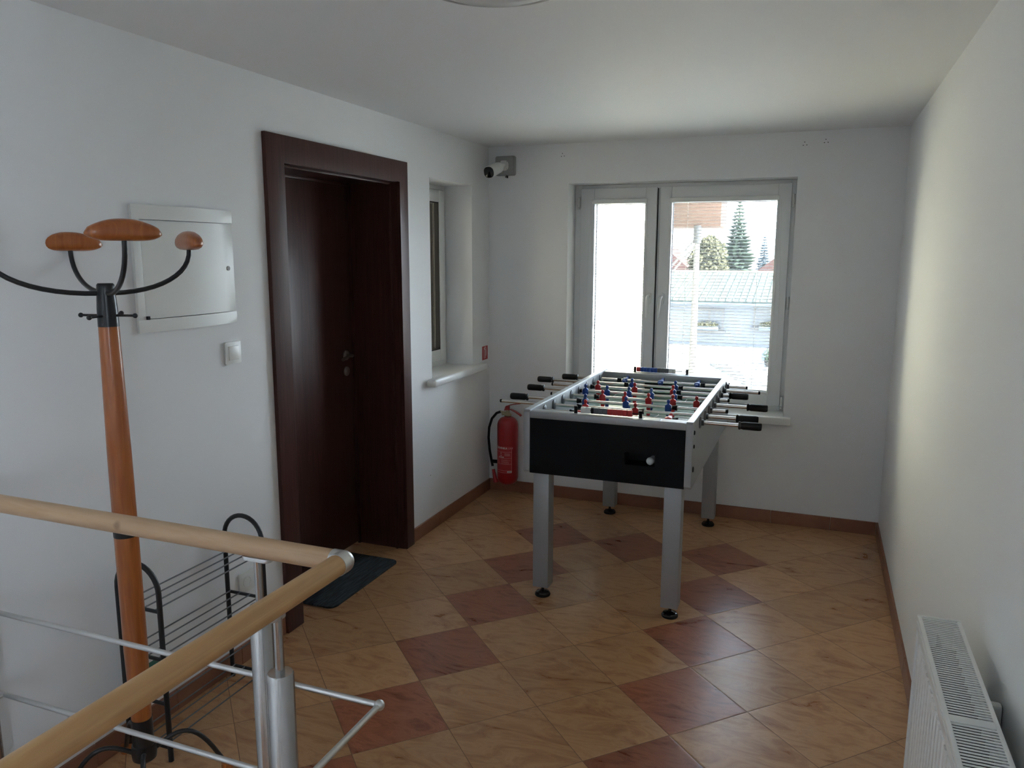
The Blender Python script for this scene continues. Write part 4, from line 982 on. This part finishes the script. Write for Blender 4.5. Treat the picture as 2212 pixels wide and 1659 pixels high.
# olive bushy tree
t = thing('leafy_tree', 'olive green bushy tree left of the tall spruce, behind the pole', 'tree', (-6.5, 61.8, GZ), 'trees behind the green roofed house')
bm = BM(); cyl(bm, (-6.5, 61.8, GZ), (-6.5, 61.8, GZ + 3.5), .2, .12, 10); obj('trunk', bm, 'bark', t)
bm = BM()
for c, r_ in (((-6.4, 61.8, .2), 1.45), ((-6.3, 61.8, 1.6), 1.2), ((-7.2, 61.8, .9), 1.2), ((-5.8, 61.8, .6), .75), ((-6.6, 61.8, 2.3), .8)): leafball(bm, c, r_, 900, .20, rn)
obj('foliage', bm, 'olive', t, smooth=0)
t = thing('bare_tree', 'thin leafless tree behind the roof between the olive tree and the spruce', 'tree', (-7.6, 71.5, GZ), 'trees behind the green roofed house')
bm = BM()
def branch(p, d, L, r, lv):
    e = p + d * L; tube(bm, [p, p + d * L * .5 + Vector((rn.uniform(-.05, .05), 0, 0)) * L, e], r, 5, False, [r, r * .8, r * .5])
    if lv:
        for _ in range(3):
            nd = (d + Vector((rn.uniform(-.8, .8), rn.uniform(-.6, .6), rn.uniform(-.1, .5)))).normalized(); branch(p + d * L * rn.uniform(.5, 1), nd, L * .62, r * .55, lv - 1)
branch(Vector((-7.6, 71.5, GZ)), Vector((.02, 0, 1)), 4.6, .13, 4); obj('branches', bm, 'bark', t)
# distant red roofs
def gable(x0, x1, y0, zb, zt, label):
    t = thing('house', label, 'house', ((x0 + x1) / 2, y0 + 3, GZ))
    bm = BM(); box(bm, x0 + .3, x1 - .3, y0 + .4, y0 + 6, GZ, zb + .1); obj('wall', bm, 'whouse', t)
    bm = BM(); prism(bm, [(x0, y0, zb), (x1, y0, zb), ((x0 + x1) / 2, y0, zt)], (0, 6.5, 0)); obj('roof', bm, 'rroof', t)
gable(-3.9, 1.5, 70, -0.3, 1.75, 'far house with a red gabled roof at the right of the window view')
gable(-16, -8.2, 67, -0.4, 2.9, 'far house with a brownish red gabled roof behind the pole')
# pole with brown hoarding and braces
t = thing('sign_pole', 'white pole with a large brown hoarding box on top, close to the window', 'pole', (0.66, 4.38, GZ))
P0, P1 = Vector((.735, 4.29, GZ)), Vector((.66, 4.55, 1.85))
pa, pb = Vector((.700, 4.42, GZ)), Vector((.700, 4.42, 1.80))
bm = BM(); tube(bm, [pa, Vector((.700, 4.42, -.2)), pb], .05, 20, True, [.055, .048, .030]); obj('pole', bm, 'wpole', t)
bm = BM(); box(bm, .36, .955, 4.40, 4.95, 1.90, 2.6, .005); obj('hoarding', bm, 'board', t)
bm = BM(); cyl(bm, (.70, 4.42, 1.72), (.70, 4.42, 1.92), .045, seg=16); obj('clamp', bm, 'dark', t)
for dx in (0, .075):
    bm = BM(); tube(bm, [(.69 , 4.42, 1.78 - dx), (.30, 4.42, 1.32 - dx)], .013, 10); obj('brace', bm, 'wpole', t)
# stones and small things in the yard below
for i in range(7):
    x_, y_ = -2.1 + i * .42, 33.5 - i * 1.1
    bm = BM(); sphere(bm, (0, 0, 0), .5, (1.0, .5, .28), 12, 8)
    for v in bm.verts: v.co = v.co * rn.uniform(.9, 1.1) + Vector((x_ - .6, y_ + 4, GZ + .05))
    s_ = tag(obj('boulder', bm, 'stone'), 'grey boulder in the row along the sloping bed in the yard', 'boulder', 'boulders in the yard'); 
t = thing('car', 'small blue grey parked car in the bright yard near the window bottom', 'car', (.55, 38.6, GZ))
bm = BM(); prism(bm, [(-.6, 38, GZ + .3), (1.7, 38, GZ + .3), (1.72, 38, GZ + .72), (1.35, 38, GZ + .85), (-.35, 38, GZ + .88), (-.6, 38, GZ + .75)], (0, 1.6, 0), .06); obj('body', bm, 'trim', t)
bm = BM(); prism(bm, [(-.2, 38.15, GZ + .85), (1.15, 38.15, GZ + .85), (.85, 38.15, GZ + 1.3), (.05, 38.15, GZ + 1.3)], (0, 1.3, 0), .05); obj('cabin', bm, 'wglass', t)
for wx in (-.15, 1.25):
    for wy in (38.0, 39.45):
        bm = BM(); cyl(bm, (wx, wy, GZ + .3), (wx, wy + .18, GZ + .3), .3, seg=20); obj('wheel', bm, 'rubber', t)
bm = BM(); leafball(bm, (.1, 36.5, GZ + .85), .5, 300, .09, rn); o = obj('foliage', bm, 'spruce')
o.name = 'potted_shrub'; tag(o, 'small round green shrub in front of the parked car', 'shrub')
bm = BM(); lathe(bm, (.1, 36.5, GZ), [(.18, 0), (.28, .45), (.25, .45), (0, .42)], 20); obj('pot', bm, 'stone', o)
# clean the broken branch of unused helper data
for me in list(bpy.data.meshes):
    if me.users == 0: bpy.data.meshes.remove(me)
